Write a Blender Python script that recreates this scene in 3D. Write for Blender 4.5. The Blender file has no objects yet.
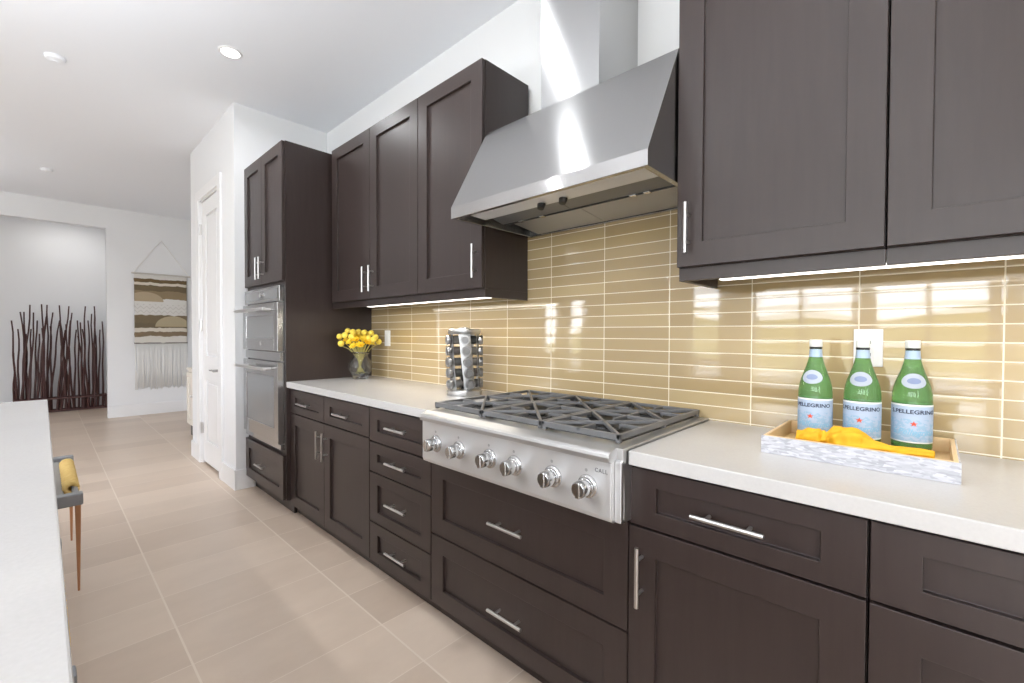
import bpy, bmesh, math, random
from mathutils import Vector, Matrix, noise
random.seed(7)
PI = math.pi
S = bpy.context.scene
COL = S.collection

# ------------------------------------------------------------------ camera
CAM = Vector((0, 0, 1.243))
def camera():
    yaw, pitch, roll = math.radians(46.56), math.radians(-0.972), math.radians(0.21)
    f = Vector((-math.cos(yaw)*math.cos(pitch), math.sin(yaw)*math.cos(pitch), math.sin(pitch)))
    r = f.cross(Vector((0, 0, 1))).normalized(); u = r.cross(f)
    r2 = r*math.cos(roll)+u*math.sin(roll); u2 = -r*math.sin(roll)+u*math.cos(roll)
    cd = bpy.data.cameras.new('camera'); co = bpy.data.objects.new('camera', cd); COL.objects.link(co)
    cd.sensor_fit = 'HORIZONTAL'; cd.sensor_width = 36; cd.lens = 445.8/1024*36
    cd.clip_start = 0.02; cd.clip_end = 200
    m = Matrix((r2, u2, -f)).transposed().to_4x4(); m.translation = CAM
    co.matrix_world = m; S.camera = co
camera()

# ------------------------------------------------------------------ exposure and render look
S.view_settings.view_transform = 'Standard'; S.view_settings.look = 'None'
S.view_settings.gamma = 1.0; S.view_settings.use_curve_mapping = False
S.view_settings.exposure = -0.30
S.cycles.max_bounces = 10; S.cycles.diffuse_bounces = 5; S.cycles.glossy_bounces = 5
S.cycles.transmission_bounces = 8; S.cycles.transparent_max_bounces = 8
S.cycles.sample_clamp_indirect = 6.0; S.cycles.use_denoising = True
S.cycles.caustics_reflective = False; S.cycles.blur_glossy = 0.5

# ------------------------------------------------------------------ world: bright overcast daylight
def world():
    w = bpy.data.worlds.new('daylight'); S.world = w; w.use_nodes = True
    nt = w.node_tree; nt.nodes.clear()
    o = nt.nodes.new('ShaderNodeOutputWorld'); b = nt.nodes.new('ShaderNodeBackground')
    tc = nt.nodes.new('ShaderNodeTexCoord'); sp = nt.nodes.new('ShaderNodeSeparateXYZ')
    mr = nt.nodes.new('ShaderNodeValToRGB')
    e = mr.color_ramp.elements
    e[0].position = 0.0; e[0].color = (0.93, 0.96, 1.0, 1)
    e[1].position = 1.0; e[1].color = (0.62, 0.76, 1.0, 1)
    nt.links.new(tc.outputs['Generated'], sp.inputs[0]); nt.links.new(sp.outputs['Z'], mr.inputs[0])
    nt.links.new(mr.outputs[0], b.inputs['Color']); b.inputs['Strength'].default_value = 14.0
    nt.links.new(b.outputs[0], o.inputs[0])
world()

def area(name, loc, rot, sx, sy, power, color=(1, 1, 1), portal=False, shape='RECTANGLE', spread=PI):
    l = bpy.data.lights.new(name, 'AREA'); l.shape = shape; l.size = sx
    if shape in ('RECTANGLE', 'ELLIPSE'): l.size_y = sy
    l.energy = power; l.color = color; l.spread = spread
    if portal: l.cycles.is_portal = True
    o = bpy.data.objects.new(name, l); COL.objects.link(o); o.location = loc; o.rotation_euler = rot
    return o

# rear-wall daylight openings: (x0, x1, z0, z1)
REAR_Y = -5.0; XR_ = 3.2
WINDOWS = [(-2.32, -0.88, 0.12, 2.62), (-0.68, 0.56, 0.12, 2.62), (0.78, 2.6, 0.12, 2.62),
           (-7.05, -6.62, 0.75, 2.05), (-6.28, -5.86, 0.75, 2.05), (-3.40, -2.84, 0.75, 2.20)]
for (a, b_, c, d) in WINDOWS:
    area('daylight_portal', ((a+b_)/2, REAR_Y-0.02, (c+d)/2), (PI/2, 0, 0), b_-a, d-c, 1, portal=True)

area('daylight_portal', (XR_+0.02, -3.25, 1.37), (PI/2, 0, PI/2), 1.9, 2.5, 1, portal=True)  # portal of the window added in the right wall
CEIL = 3.04
CANS = [(-3.30, 0.85), (-1.72, 0.85), (-0.14, 0.85), (-3.30, -1.7), (-1.72, -1.7), (-0.14, -1.7),
        (-5.6, -1.7), (-6.9, -1.7), (1.6, -1.7), (-3.3, -3.6), (-0.14, -3.6), (-5.9, -3.6)]
CAN_POWER = 13
for (x, y) in CANS:
    area('downlight_lamp', (x, y, CEIL-0.012), (0, 0, 0), 0.095, 0.095, CAN_POWER*(0.6 if x < -3 else 0.8 if y > 0 else 1.2), (0.96, 0.98, 1.0), shape='DISK', spread=2.9)
# unseen uplights added over island and passage to brighten the ceiling
ADDED_UPLIGHTS = [(-2.55, -0.70), (-1.45, -0.70), (-0.35, -0.70), (-7.0, -1.7)]
for (x, y) in ADDED_UPLIGHTS: area('added_uplight_lamp', (x, y, 1.82), (PI, 0, 0), 0.34, 0.34, 18 if x < -5 else 26, (0.90, 0.95, 1.0), shape='DISK')
area('alcove_lamp', (-9.7, 0.25, CEIL-0.012), (0, 0, 0), 0.095, 0.095, 5, (1, 0.98, 0.96), shape='DISK')

# ------------------------------------------------------------------ materials
def srgb(r, g, b):
    f = lambda c: (c/255/12.92) if c/255 <= 0.04045 else ((c/255+0.055)/1.055)**2.4
    return (f(r), f(g), f(b), 1)
def mat(name, color, rough=0.5, metal=0.0, **kw):
    m = bpy.data.materials.new(name); m.use_nodes = True
    p = m.node_tree.nodes['Principled BSDF']
    p.inputs['Base Color'].default_value = color
    p.inputs['Roughness'].default_value = rough; p.inputs['Metallic'].default_value = metal
    for k, v in kw.items(): p.inputs[k.replace('_', ' ')].default_value = v
    return m
def P(m): return m.node_tree.nodes['Principled BSDF']
class NT:
    """small helper to write node maths"""
    def __init__(s, m): s.t = m.node_tree
    def n(s, kind, **kw):
        x = s.t.nodes.new(kind)
        for k, v in kw.items(): setattr(x, k, v)
        return x
    def link(s, a, b): s.t.links.new(a, b)
    def val(s, sock, v):
        if hasattr(v, 'is_linked') or isinstance(v, bpy.types.NodeSocket): s.link(v, sock)
        else: sock.default_value = v
    def math(s, op, a, b=0.0, c=None):
        x = s.n('ShaderNodeMath', operation=op)
        s.val(x.inputs[0], a); s.val(x.inputs[1], b)
        if c is not None: s.val(x.inputs[2], c)
        return x.outputs[0]
    def mix(s, fac, a, b):
        x = s.n('ShaderNodeMix', data_type='RGBA')
        s.val(x.inputs[0], fac); s.val(x.inputs[6], a); s.val(x.inputs[7], b)
        return x.outputs[2]
    def pos(s): return s.n('ShaderNodeNewGeometry').outputs['Position']
    def xyz(s, v):
        x = s.n('ShaderNodeSeparateXYZ'); s.link(v, x.inputs[0]); return x.outputs
    def comb(s, a, b, c):
        x = s.n('ShaderNodeCombineXYZ')
        for i, v in enumerate((a, b, c)): s.val(x.inputs[i], v)
        return x.outputs[0]
    def noise(s, vec, scale, detail=2.0, rough=0.5):
        x = s.n('ShaderNodeTexNoise'); s.link(vec, x.inputs['Vector'])
        x.inputs['Scale'].default_value = scale; x.inputs['Detail'].default_value = detail; x.inputs['Roughness'].default_value = rough
        return x.outputs['Fac']
    def white(s, vec):
        x = s.n('ShaderNodeTexWhiteNoise'); s.link(vec, x.inputs['Vector']); return x.outputs
    def scale(s, vec, v):
        x = s.n('ShaderNodeVectorMath', operation='MULTIPLY'); s.link(vec, x.inputs[0]); x.inputs[1].default_value = v; return x.outputs[0]
    def bump(s, h, strength, dist, normal=None):
        x = s.n('ShaderNodeBump'); s.link(h, x.inputs['Height']); x.inputs['Strength'].default_value = strength
        x.inputs['Distance'].default_value = dist
        if normal is not None: s.link(normal, x.inputs['Normal'])
        return x.outputs[0]

def wood_dark():
    m = mat('espresso_wood', srgb(66, 57, 54), 0.36); n = NT(m); p = P(m)
    g = n.noise(n.scale(n.pos(), (16, 16, 1.2)), 3.0, 4.0, 0.6)
    c = n.mix(g, srgb(44, 34, 32), srgb(58, 47, 44))
    n.link(c, p.inputs['Base Color'])
    r = n.math('MULTIPLY_ADD', g, 0.12, 0.30); n.link(r, p.inputs['Roughness'])
    return m
WOOD = wood_dark()
def floor_mat():
    m = mat('porcelain_floor_tile', srgb(170, 150, 133), 0.35); n = NT(m); p = P(m)
    x, y, z = n.xyz(n.pos())
    u = n.math('DIVIDE', n.math('ADD', x, 2.0+0.3046*100), 0.3046); v = n.math('DIVIDE', n.math('ADD', y, 0.608*20-0.379), 0.608)
    fu, fv = n.math('FRACT', u), n.math('FRACT', v)
    du = n.math('MULTIPLY', n.math('MINIMUM', fu, n.math('SUBTRACT', 1.0, fu)), 0.3046)
    dv = n.math('MULTIPLY', n.math('MINIMUM', fv, n.math('SUBTRACT', 1.0, fv)), 0.608)
    gm = n.math('MAXIMUM', n.math('LESS_THAN', du, 0.0019), n.math('LESS_THAN', dv, 0.0036))
    cell = n.white(n.comb(n.math('FLOOR', u), n.math('FLOOR', v), 0.0))
    cl = n.noise(n.scale(n.pos(), (3.0, 1.4, 1)), 2.2, 5.0, 0.6)
    t = n.math('ADD', n.math('MULTIPLY', cell['Value'], 0.45), n.math('MULTIPLY', cl, 0.55))
    c = n.mix(t, srgb(190, 169, 150), srgb(226, 208, 190))
    c = n.mix(gm, c, srgb(226, 211, 195))
    n.link(c, p.inputs['Base Color'])
    n.link(n.math('MULTIPLY_ADD', cl, 0.2, 0.26), p.inputs['Roughness'])
    n.link(n.bump(n.math('SUBTRACT', 1.0, gm), 0.3, 0.001), p.inputs['Normal'])
    return m
FLOOR = floor_mat()
def tile_mat():
    m = mat('glazed_wall_tile', srgb(196, 176, 138), 0.06); n = NT(m); p = P(m)
    x, y, z = n.xyz(n.pos())
    pu, pv = 0.3083, 0.0510
    u = n.math('DIVIDE', n.math('ADD', x, 0.481+pu*40), pu); v = n.math('DIVIDE', n.math('SUBTRACT', z, 0.918-pv*4), pv)
    fu, fv = n.math('FRACT', u), n.math('FRACT', v)
    du = n.math('MULTIPLY', n.math('MINIMUM', fu, n.math('SUBTRACT', 1.0, fu)), pu)
    dv = n.math('MULTIPLY', n.math('MINIMUM', fv, n.math('SUBTRACT', 1.0, fv)), pv)
    d = n.math('MINIMUM', du, dv)
    gm = n.math('LESS_THAN', d, 0.0017)
    cell = n.white(n.comb(n.math('FLOOR', u), n.math('FLOOR', v), 3.0))
    c = n.mix(n.math('MULTIPLY', cell['Value'], 1.0), srgb(174, 151, 112), srgb(189, 167, 126))
    c = n.mix(gm, c, srgb(246, 236, 212)); n.link(c, p.inputs['Base Color'])
    n.link(n.math('MULTIPLY_ADD', gm, 0.6, 0.05), p.inputs['Roughness'])
    geo = n.n('ShaderNodeNewGeometry').outputs['Normal']
    sub = n.n('ShaderNodeVectorMath', operation='SUBTRACT'); n.link(cell['Color'], sub.inputs[0]); sub.inputs[1].default_value = (0.5, 0.5, 0.5)
    tilt = n.scale(sub.outputs[0], (0.010, 0.0, 0.030))
    bow = n.comb(0.0, 0.0, n.math('MULTIPLY', n.math('SUBTRACT', fv, 0.5), 0.05))     # each tile is slightly convex
    tb = n.n('ShaderNodeVectorMath', operation='ADD'); n.link(tilt, tb.inputs[0]); n.link(bow, tb.inputs[1]); tilt = tb.outputs[0]
    ad = n.n('ShaderNodeVectorMath', operation='ADD'); n.link(geo, ad.inputs[0]); n.link(tilt, ad.inputs[1])
    nm = n.n('ShaderNodeVectorMath', operation='NORMALIZE'); n.link(ad.outputs[0], nm.inputs[0])
    pil = n.math('MINIMUM', n.math('DIVIDE', d, 0.006), 1.0)         # pillowed tile edge
    wv = n.noise(n.scale(n.pos(), (1.0, 1.0, 3.0)), 7.0, 1.0, 0.4)
    h = n.math('ADD', n.math('MULTIPLY', pil, 0.55), n.math('MULTIPLY', wv, 0.8))
    n.link(n.bump(h, 0.5, 0.0012, nm.outputs[0]), p.inputs['Normal'])
    p.inputs['Coat Weight'].default_value = 1.0; p.inputs['Coat Roughness'].default_value = 0.03
    return m
TILE = tile_mat()
def quartz():
    m = mat('white_quartz', srgb(226, 225, 224), 0.22); n = NT(m); p = P(m)
    a = n.noise(n.pos(), 160.0, 2.0); b = n.noise(n.pos(), 5.0, 4.0)
    t = n.math('ADD', n.math('MULTIPLY', a, 0.5), n.math('MULTIPLY', b, 0.5))
    n.link(n.mix(t, srgb(186, 184, 182), srgb(204, 202, 200)), p.inputs['Base Color'])
    return m
QUARTZ = quartz()
def steel(name, col, rough, aniso=0.6, along='x'):
    m = mat(name, col, rough, 1.0); n = NT(m); p = P(m)
    p.inputs['Anisotropic'].default_value = aniso
    n.link(n.comb(0.0, 0.62, 0.78) if along == 'x' else n.comb(1.0, 0.0, 0.0), p.inputs['Tangent'])
    sc = (0.8, 200, 500) if along == 'x' else (500, 200, 0.8)
    g = n.noise(n.scale(n.pos(), sc), 3.0, 3.0)
    n.link(n.math('MULTIPLY_ADD', g, 0.03, rough-0.015), p.inputs['Roughness'])
    return m
STEEL = steel('brushed_stainless_steel', (0.50, 0.50, 0.50, 1), 0.18, 0.9)
STEEL_RAIL = steel('rolled_stainless_steel', (0.62, 0.62, 0.62, 1), 0.40, 0.5)
STEEL_SATIN = steel('satin_stainless_steel', (0.80, 0.80, 0.80, 1), 0.50, 0.8)
STEEL_FILTER = steel('dark_filter_steel', (0.30, 0.30, 0.30, 1), 0.5, 0.3)
STEEL_DIM = steel('dull_stainless_steel', (0.55, 0.55, 0.55, 1), 0.55, 0.3)
NICKEL = mat('brushed_nickel', (0.66, 0.65, 0.64, 1), 0.28, 1.0)
KNOBM = mat('polished_steel', (0.50, 0.50, 0.50, 1), 0.16, 1.0)
RACKM = mat('bright_rack_steel', (0.56, 0.56, 0.56, 1), 0.30, 1.0)
HOLDM = mat('satin_rack_steel', (0.46, 0.46, 0.46, 1), 0.42, 1.0)
LIDM = mat('jar_lid_steel', (0.36, 0.36, 0.36, 1), 0.30, 1.0)
LIDTOP = mat('jar_lid_top', srgb(134, 134, 134), 0.5, 0.5)
CHROME = mat('polished_chrome', (0.80, 0.80, 0.80, 1), 0.09, 1.0)
IRON = mat('cast_iron', srgb(118, 118, 119), 0.38, 0.3)
IRON_DARK = mat('dark_burner_enamel', srgb(36, 36, 37), 0.4)
BLACK = mat('black_plastic', srgb(22, 22, 22), 0.35)
def wallpaint(name, col):
    m = mat(name, col, 0.7); n = NT(m)
    n.link(n.bump(n.noise(n.pos(), 120.0, 3.0), 0.08, 0.002), P(m).inputs['Normal'])
    return m
WALL = wallpaint('white_wall_paint', srgb(232, 233, 235))
CEILM = wallpaint('white_ceiling_paint', srgb(238, 241, 246))
TRIM = mat('white_trim_paint', srgb(236, 236, 237), 0.35)
PLASTIC = mat('white_plastic', srgb(240, 240, 240), 0.3)
OVEN_GLASS = mat('grey_oven_glass', srgb(128, 129, 130), 0.08, 0.0)
def emis(name, col, s):
    m = mat(name, (0.8, 0.8, 0.8, 1), 0.5); p = P(m)
    p.inputs['Emission Color'].default_value = col; p.inputs['Emission Strength'].default_value = s
    return m
LED = emis('led_diffuser', (1, 0.97, 0.92, 1), 3.2)
CANGLOW = emis('downlight_diffuser', (1, 0.97, 0.93, 1), 12.0)

# ------------------------------------------------------------------ mesh helper
class MB:
    def __init__(s): s.b = bmesh.new()
    def quad(s, *pts):
        return s.b.faces.new([s.b.verts.new(p) for p in pts])
    def box(s, x0, x1, y0, y1, z0, z1):
        v = [s.b.verts.new(p) for p in ((x0, y0, z0), (x1, y0, z0), (x1, y1, z0), (x0, y1, z0), (x0, y0, z1), (x1, y0, z1), (x1, y1, z1), (x0, y1, z1))]
        for f in ((3, 2, 1, 0), (4, 5, 6, 7), (0, 1, 5, 4), (1, 2, 6, 5), (2, 3, 7, 6), (3, 0, 4, 7)): s.b.faces.new([v[i] for i in f])
        return s
    def obox(s, p, q, w, h, up=(0, 0, 1)):
        """bar from p to q, section w (sideways) x h (along up)"""
        p, q = Vector(p), Vector(q); d = (q-p).normalized(); sd = d.cross(Vector(up)).normalized(); u = sd.cross(d)
        v = []
        for e in (p, q):
            for (a, c) in ((-1, -1), (1, -1), (1, 1), (-1, 1)): v.append(s.b.verts.new(e+sd*a*w/2+u*c*h/2))
        for f in ((0, 1, 2, 3), (7, 6, 5, 4), (0, 4, 5, 1), (1, 5, 6, 2), (2, 6, 7, 3), (3, 7, 4, 0)): s.b.faces.new([v[i] for i in f])
        return s
    def prism_x(s, prof, x0, x1):
        """extrude a closed y-z outline along x"""
        a = [s.b.verts.new((x0, y, z)) for y, z in prof]; c = [s.b.verts.new((x1, y, z)) for y, z in prof]
        n = len(prof)
        s.b.faces.new(a[::-1]); s.b.faces.new(c)
        for i in range(n): s.b.faces.new((a[i], a[(i+1) % n], c[(i+1) % n], c[i]))
        return s
    def tube(s, pts, r, seg=10, cap=True):
        pts = [Vector(p) for p in pts]; n = len(pts)
        rs = r if isinstance(r, (list, tuple)) else [r]*n
        rings = []; prev = None
        for i in range(n):
            d = (pts[min(i+1, n-1)]-pts[max(i-1, 0)]).normalized()
            if prev is None:
                a = d.cross(Vector((0, 0, 1)))
                if a.length < 1e-3: a = d.cross(Vector((1, 0, 0)))
            else: a = prev-d*prev.dot(d)
            a.normalize(); prev = a; c = d.cross(a)
            rings.append([s.b.verts.new(pts[i]+(a*math.cos(2*PI*k/seg)+c*math.sin(2*PI*k/seg))*rs[i]) for k in range(seg)])
        for i in range(n-1):
            for k in range(seg): s.b.faces.new((rings[i][k], rings[i][(k+1) % seg], rings[i+1][(k+1) % seg], rings[i+1][k]))
        if cap: s.b.faces.new(rings[0][::-1]); s.b.faces.new(rings[-1])
        return s
    def lathe(s, prof, c=(0, 0, 0), seg=32, axis=None, close=True):
        """prof: (r, h) list; axis: direction vector (default z)"""
        c = Vector(c); ax = Vector(axis or (0, 0, 1)).normalized()
        a = ax.cross(Vector((0, 0, 1)))
        if a.length < 1e-3: a = Vector((1, 0, 0))
        a.normalize(); b2 = ax.cross(a)
        rings = []
        for r, h in prof:
            if r < 1e-6: rings.append([s.b.verts.new(c+ax*h)])
            else: rings.append([s.b.verts.new(c+ax*h+(a*math.cos(2*PI*k/seg)+b2*math.sin(2*PI*k/seg))*r) for k in range(seg)])
        for i in range(len(rings)-1):
            A, B = rings[i], rings[i+1]
            for k in range(seg):
                k2 = (k+1) % seg
                if len(A) == 1 and len(B) == 1: continue
                if len(A) == 1: s.b.faces.new((A[0], B[k2], B[k]))
                elif len(B) == 1: s.b.faces.new((A[k], A[k2], B[0]))
                else: s.b.faces.new((A[k], A[k2], B[k2], B[k]))
        if close:
            if len(rings[0]) > 1: s.b.faces.new(rings[0][::-1])
            if len(rings[-1]) > 1: s.b.faces.new(rings[-1])
        return s
    def ball(s, c, r, sub=2, jitter=0.0, seed=0):
        g = bmesh.ops.create_icosphere(s.b, subdivisions=sub, radius=1)
        for v in g['verts']:
            k = 1+jitter*noise.noise(v.co*4+Vector((seed*7.1, 0, 0)))
            rr = Vector(r) if isinstance(r, (tuple, list)) else Vector((r, r, r))
            v.co = Vector(c)+Vector((v.co.x*rr.x, v.co.y*rr.y, v.co.z*rr.z))*k
        return s
    def shaker(s, x0, x1, z0, z1, y, t=0.02, stile=0.075, rail=0.075, rec=0.013):
        """framed front with a recessed flat panel, facing -y"""
        o = [(x0, z0), (x1, z0), (x1, z1), (x0, z1)]
        i = [(x0+stile, z0+rail), (x1-stile, z0+rail), (x1-stile, z1-rail), (x0+stile, z1-rail)]
        V = lambda L, yy: [s.b.verts.new((a, yy, c)) for a, c in L]
        O, I, R, B = V(o, y), V(i, y), V(i, y+rec), V(o, y+t)
        for k in range(4):
            k2 = (k+1) % 4
            s.b.faces.new((O[k], O[k2], I[k2], I[k])); s.b.faces.new((I[k], I[k2], R[k2], R[k])); s.b.faces.new((B[k], B[k2], O[k2], O[k]))
        s.b.faces.new(R); s.b.faces.new(B[::-1])
        return s
    def build(s, name, m, parent=None, smooth=False, bevel=0.0, seg=2, kind=None):
        bmesh.ops.recalc_face_normals(s.b, faces=s.b.faces[:])
        me = bpy.data.meshes.new(name)
        if parent is not None:
            off = root_loc(parent)
            for v in s.b.verts: v.co -= off
        s.b.to_mesh(me); s.b.free(); me.materials.append(m)
        if smooth:
            for p in me.polygons: p.use_smooth = True
            if smooth == 'auto': me.set_sharp_from_angle(angle=math.radians(40))
        o = bpy.data.objects.new(name, me); COL.objects.link(o)
        if parent is not None: o.parent = parent
        if bevel:
            md = o.modifiers.new('edge', 'BEVEL'); md.width = bevel; md.segments = seg; md.limit_method = 'ANGLE'; md.angle_limit = math.radians(40)
        if kind: o['kind'] = kind
        return o
def root_loc(o):
    v = Vector((0, 0, 0))
    while o is not None: v += o.location; o = o.parent
    return v
def tag(o, label, cat, group=None):
    o['label'] = label; o['category'] = cat
    if group: o['group'] = group
    return o
def thing(name, label, cat, loc, group=None):
    o = bpy.data.objects.new(name, None); COL.objects.link(o); o.location = loc
    o.empty_display_size = 0.05
    return tag(o, label, cat, group)
def copy_thing(o, loc, label=None, rotz=0):
    c = o.copy(); COL.objects.link(c); c.location = loc; c.rotation_euler = (0, 0, rotz)
    if label: c['label'] = label
    def rec(a, b):
        for ch in a.children:
            d = ch.copy(); COL.objects.link(d); d.parent = b; rec(ch, d)
    rec(o, c)
    return c

# ================================================================== the setting
WY = 1.784                    # kitchen wall
PX0, PX1, PY = -5.45, -3.99, 1.048   # pantry box: left, right face, front
AX = -8.666                   # wall with the hanging
XR = 3.2                      # right end of the room
ST = 'structure'
MB().box(-10.5, XR+0.1, REAR_Y-0.1, WY+0.1, -0.1, 0).build('floor', FLOOR, kind=ST)
MB().box(-10.5, XR+0.1, REAR_Y-0.1, WY+0.1, CEIL, CEIL+0.1).build('ceiling', CEILM, kind=ST)
MB().box(PX0, XR+0.1, WY, WY+0.1, 0, CEIL).build('wall_kitchen', WALL, kind=ST)
MB().box(-3.187, 1.5, WY-0.012, WY+0.0, 0.9, 1.78).build('wall_backsplash', TILE, kind=ST)
YT = WY-0.012
m_ = MB()
for (p, q, r_, t) in ((REAR_Y, -4.2, 0, CEIL), (-4.2, -2.3, 0, 0.12), (-4.2, -2.3, 2.62, CEIL), (-2.3, WY, 0, CEIL)): m_.box(XR, XR+0.1, p, q, r_, t)
m_.build('wall_right', WALL, kind=ST)
f = MB(); w = 0.05
for (p, q, r_, t) in ((-4.2, -4.15, 0.12, 2.62), (-2.35, -2.3, 0.12, 2.62), (-4.2, -2.3, 0.12, 0.17), (-4.2, -2.3, 2.57, 2.62), (-3.28, -3.22, 0.12, 2.62)): f.box(XR+0.03, XR+0.08, p, q, r_, t)
f.build('window_7', TRIM, kind=ST)  # window added out of view to throw daylight on the upper cabinets
# pantry: front wall with the door opening, right face
DX0, DX1, DZ = -5.085, -4.42, 2.49
m_ = MB(); m_.box(PX0, DX0, PY, PY+0.12, 0, CEIL); m_.box(DX1, PX1, PY, PY+0.12, 0, CEIL); m_.box(DX0, DX1, PY, PY+0.12, DZ, CEIL)
m_.build('wall_pantry_front', WALL, kind=ST)
MB().box(PX1-0.12, PX1, PY+0.12, WY, 0, CEIL).build('wall_pantry_right', WALL, kind=ST)
MB().box(PX0, PX0+0.12, PY+0.12, 1.68, 0, CEIL).build('wall_pantry_left', WALL, kind=ST)
MB().box(-8.8, PX0+0.12, 1.68, 1.78, 0, CEIL).build('wall_hall', WALL, kind=ST)
# far wall with alcove (opening y -1.9..0.655, head 2.745)
AY0, AY1, AZ = -1.9, 0.655, 2.745
m_ = MB(); m_.box(AX-0.12, AX, AY1, 1.68, 0, CEIL); m_.box(AX-0.12, AX, AY0, AY1, AZ, CEIL); m_.box(AX-0.12, AX, REAR_Y, AY0, 0, CEIL)
m_.build('wall_far', WALL, kind=ST)
m_ = MB(); m_.box(-10.4, -10.3, AY0-0.1, AY1+0.22, 0, CEIL)
m_.box(-10.3, AX-0.12, AY1+0.12, AY1+0.22, 0, CEIL); m_.box(-10.3, AX-0.12, AY0-0.1, AY0, 0, CEIL)
m_.build('wall_alcove', WALL, kind=ST)
# rear wall with the windows
m_ = MB(); xs = sorted(WINDOWS); cur = -8.8
for (a, b_, c, d) in xs:
    m_.box(cur, a, REAR_Y-0.1, REAR_Y, 0, CEIL); m_.box(a, b_, REAR_Y-0.1, REAR_Y, 0, c); m_.box(a, b_, REAR_Y-0.1, REAR_Y, d, CEIL); cur = b_
m_.box(cur, XR, REAR_Y-0.1, REAR_Y, 0, CEIL)
m_.build('wall_rear', WALL, kind=ST)
for i, (a, b_, c, d) in enumerate(WINDOWS):
    f = MB(); w = 0.05
    for (p, q, r, t) in ((a, a+w, c, d), (b_-w, b_, c, d), (a, b_, c, c+w), (a, b_, d-w, d)): f.box(p, q, REAR_Y-0.08, REAR_Y-0.03, r, t)
    if b_-a > 1.0: f.box((a+b_)/2-0.03, (a+b_)/2+0.03, REAR_Y-0.08, REAR_Y-0.03, c, d)
    if b_-a < 0.6:
        for zz in (c+(d-c)*0.36, c+(d-c)*0.68): f.box(a, b_, REAR_Y-0.08, REAR_Y-0.03, zz-0.03, zz+0.03)
    f.build('window_%d' % (i+1), TRIM, kind=ST)
# pale slab added outside the rear windows to bounce light onto the ceiling
MB().box(-9.0, XR+4, -13, REAR_Y-0.1, -0.119, -0.02).build('ground_bounce_slab', mat('pale_concrete', srgb(214, 208, 198), 0.8), kind=ST)
# ground and hills outside the windows
def ground_mat():
    m = mat('dry_grass_ground', srgb(140, 130, 90), 0.9); n = NT(m)
    n.link(n.mix(n.noise(n.pos(), 0.6, 4.0), srgb(96, 100, 62), srgb(188, 170, 122)), P(m).inputs['Base Color']); return m
GROUND = ground_mat()
MB().box(-40, 40, -60, 20, -0.3, -0.12).build('ground_outside', GROUND, kind=ST)
h_ = MB()
for i in range(40):
    x0 = -40+i*2; z0 = 3.6+1.6*noise.noise(Vector((x0*0.13, 0, 0))); z1 = 3.6+1.6*noise.noise(Vector(((x0+2)*0.13, 0, 0)))
    a = [h_.b.verts.new(p) for p in ((x0, -48, -0.2), (x0+2, -48, -0.2), (x0+2, -58, z1), (x0, -58, z0))]; h_.b.faces.new(a)
    a = [h_.b.verts.new(p) for p in ((x0, -58, z0), (x0+2, -58, z1), (x0+2, -70, -0.2), (x0, -70, -0.2))]; h_.b.faces.new(a)
h_.build('hill_outside', GROUND, kind=ST)
# baseboards
BH = 0.16
MB().box(PX0-0.0, DX0-0.09, PY-0.015, PY, 0, BH).build('baseboard_pantry_left', TRIM, bevel=0.003, kind=ST)
MB().box(DX1+0.09, PX1+0.015, PY-0.015, PY, 0, BH).build('baseboard_pantry_front', TRIM, bevel=0.003, kind=ST)
MB().box(PX1, PX1+0.015, PY, 1.185, 0, BH).build('baseboard_pantry_right', TRIM, bevel=0.003, kind=ST)
MB().box(AX, AX+0.015, AY1, 1.68, 0, BH+0.01).build('baseboard_far', TRIM, bevel=0.003, kind=ST)
MB().box(-10.3, -10.285, AY0, AY1+0.12, 0, BH+0.01).build('baseboard_alcove', TRIM, bevel=0.003, kind=ST)
MB().box(-8.6, PX0, 1.665, 1.68, 0, BH).build('baseboard_hall', TRIM, bevel=0.003, kind=ST)
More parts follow.
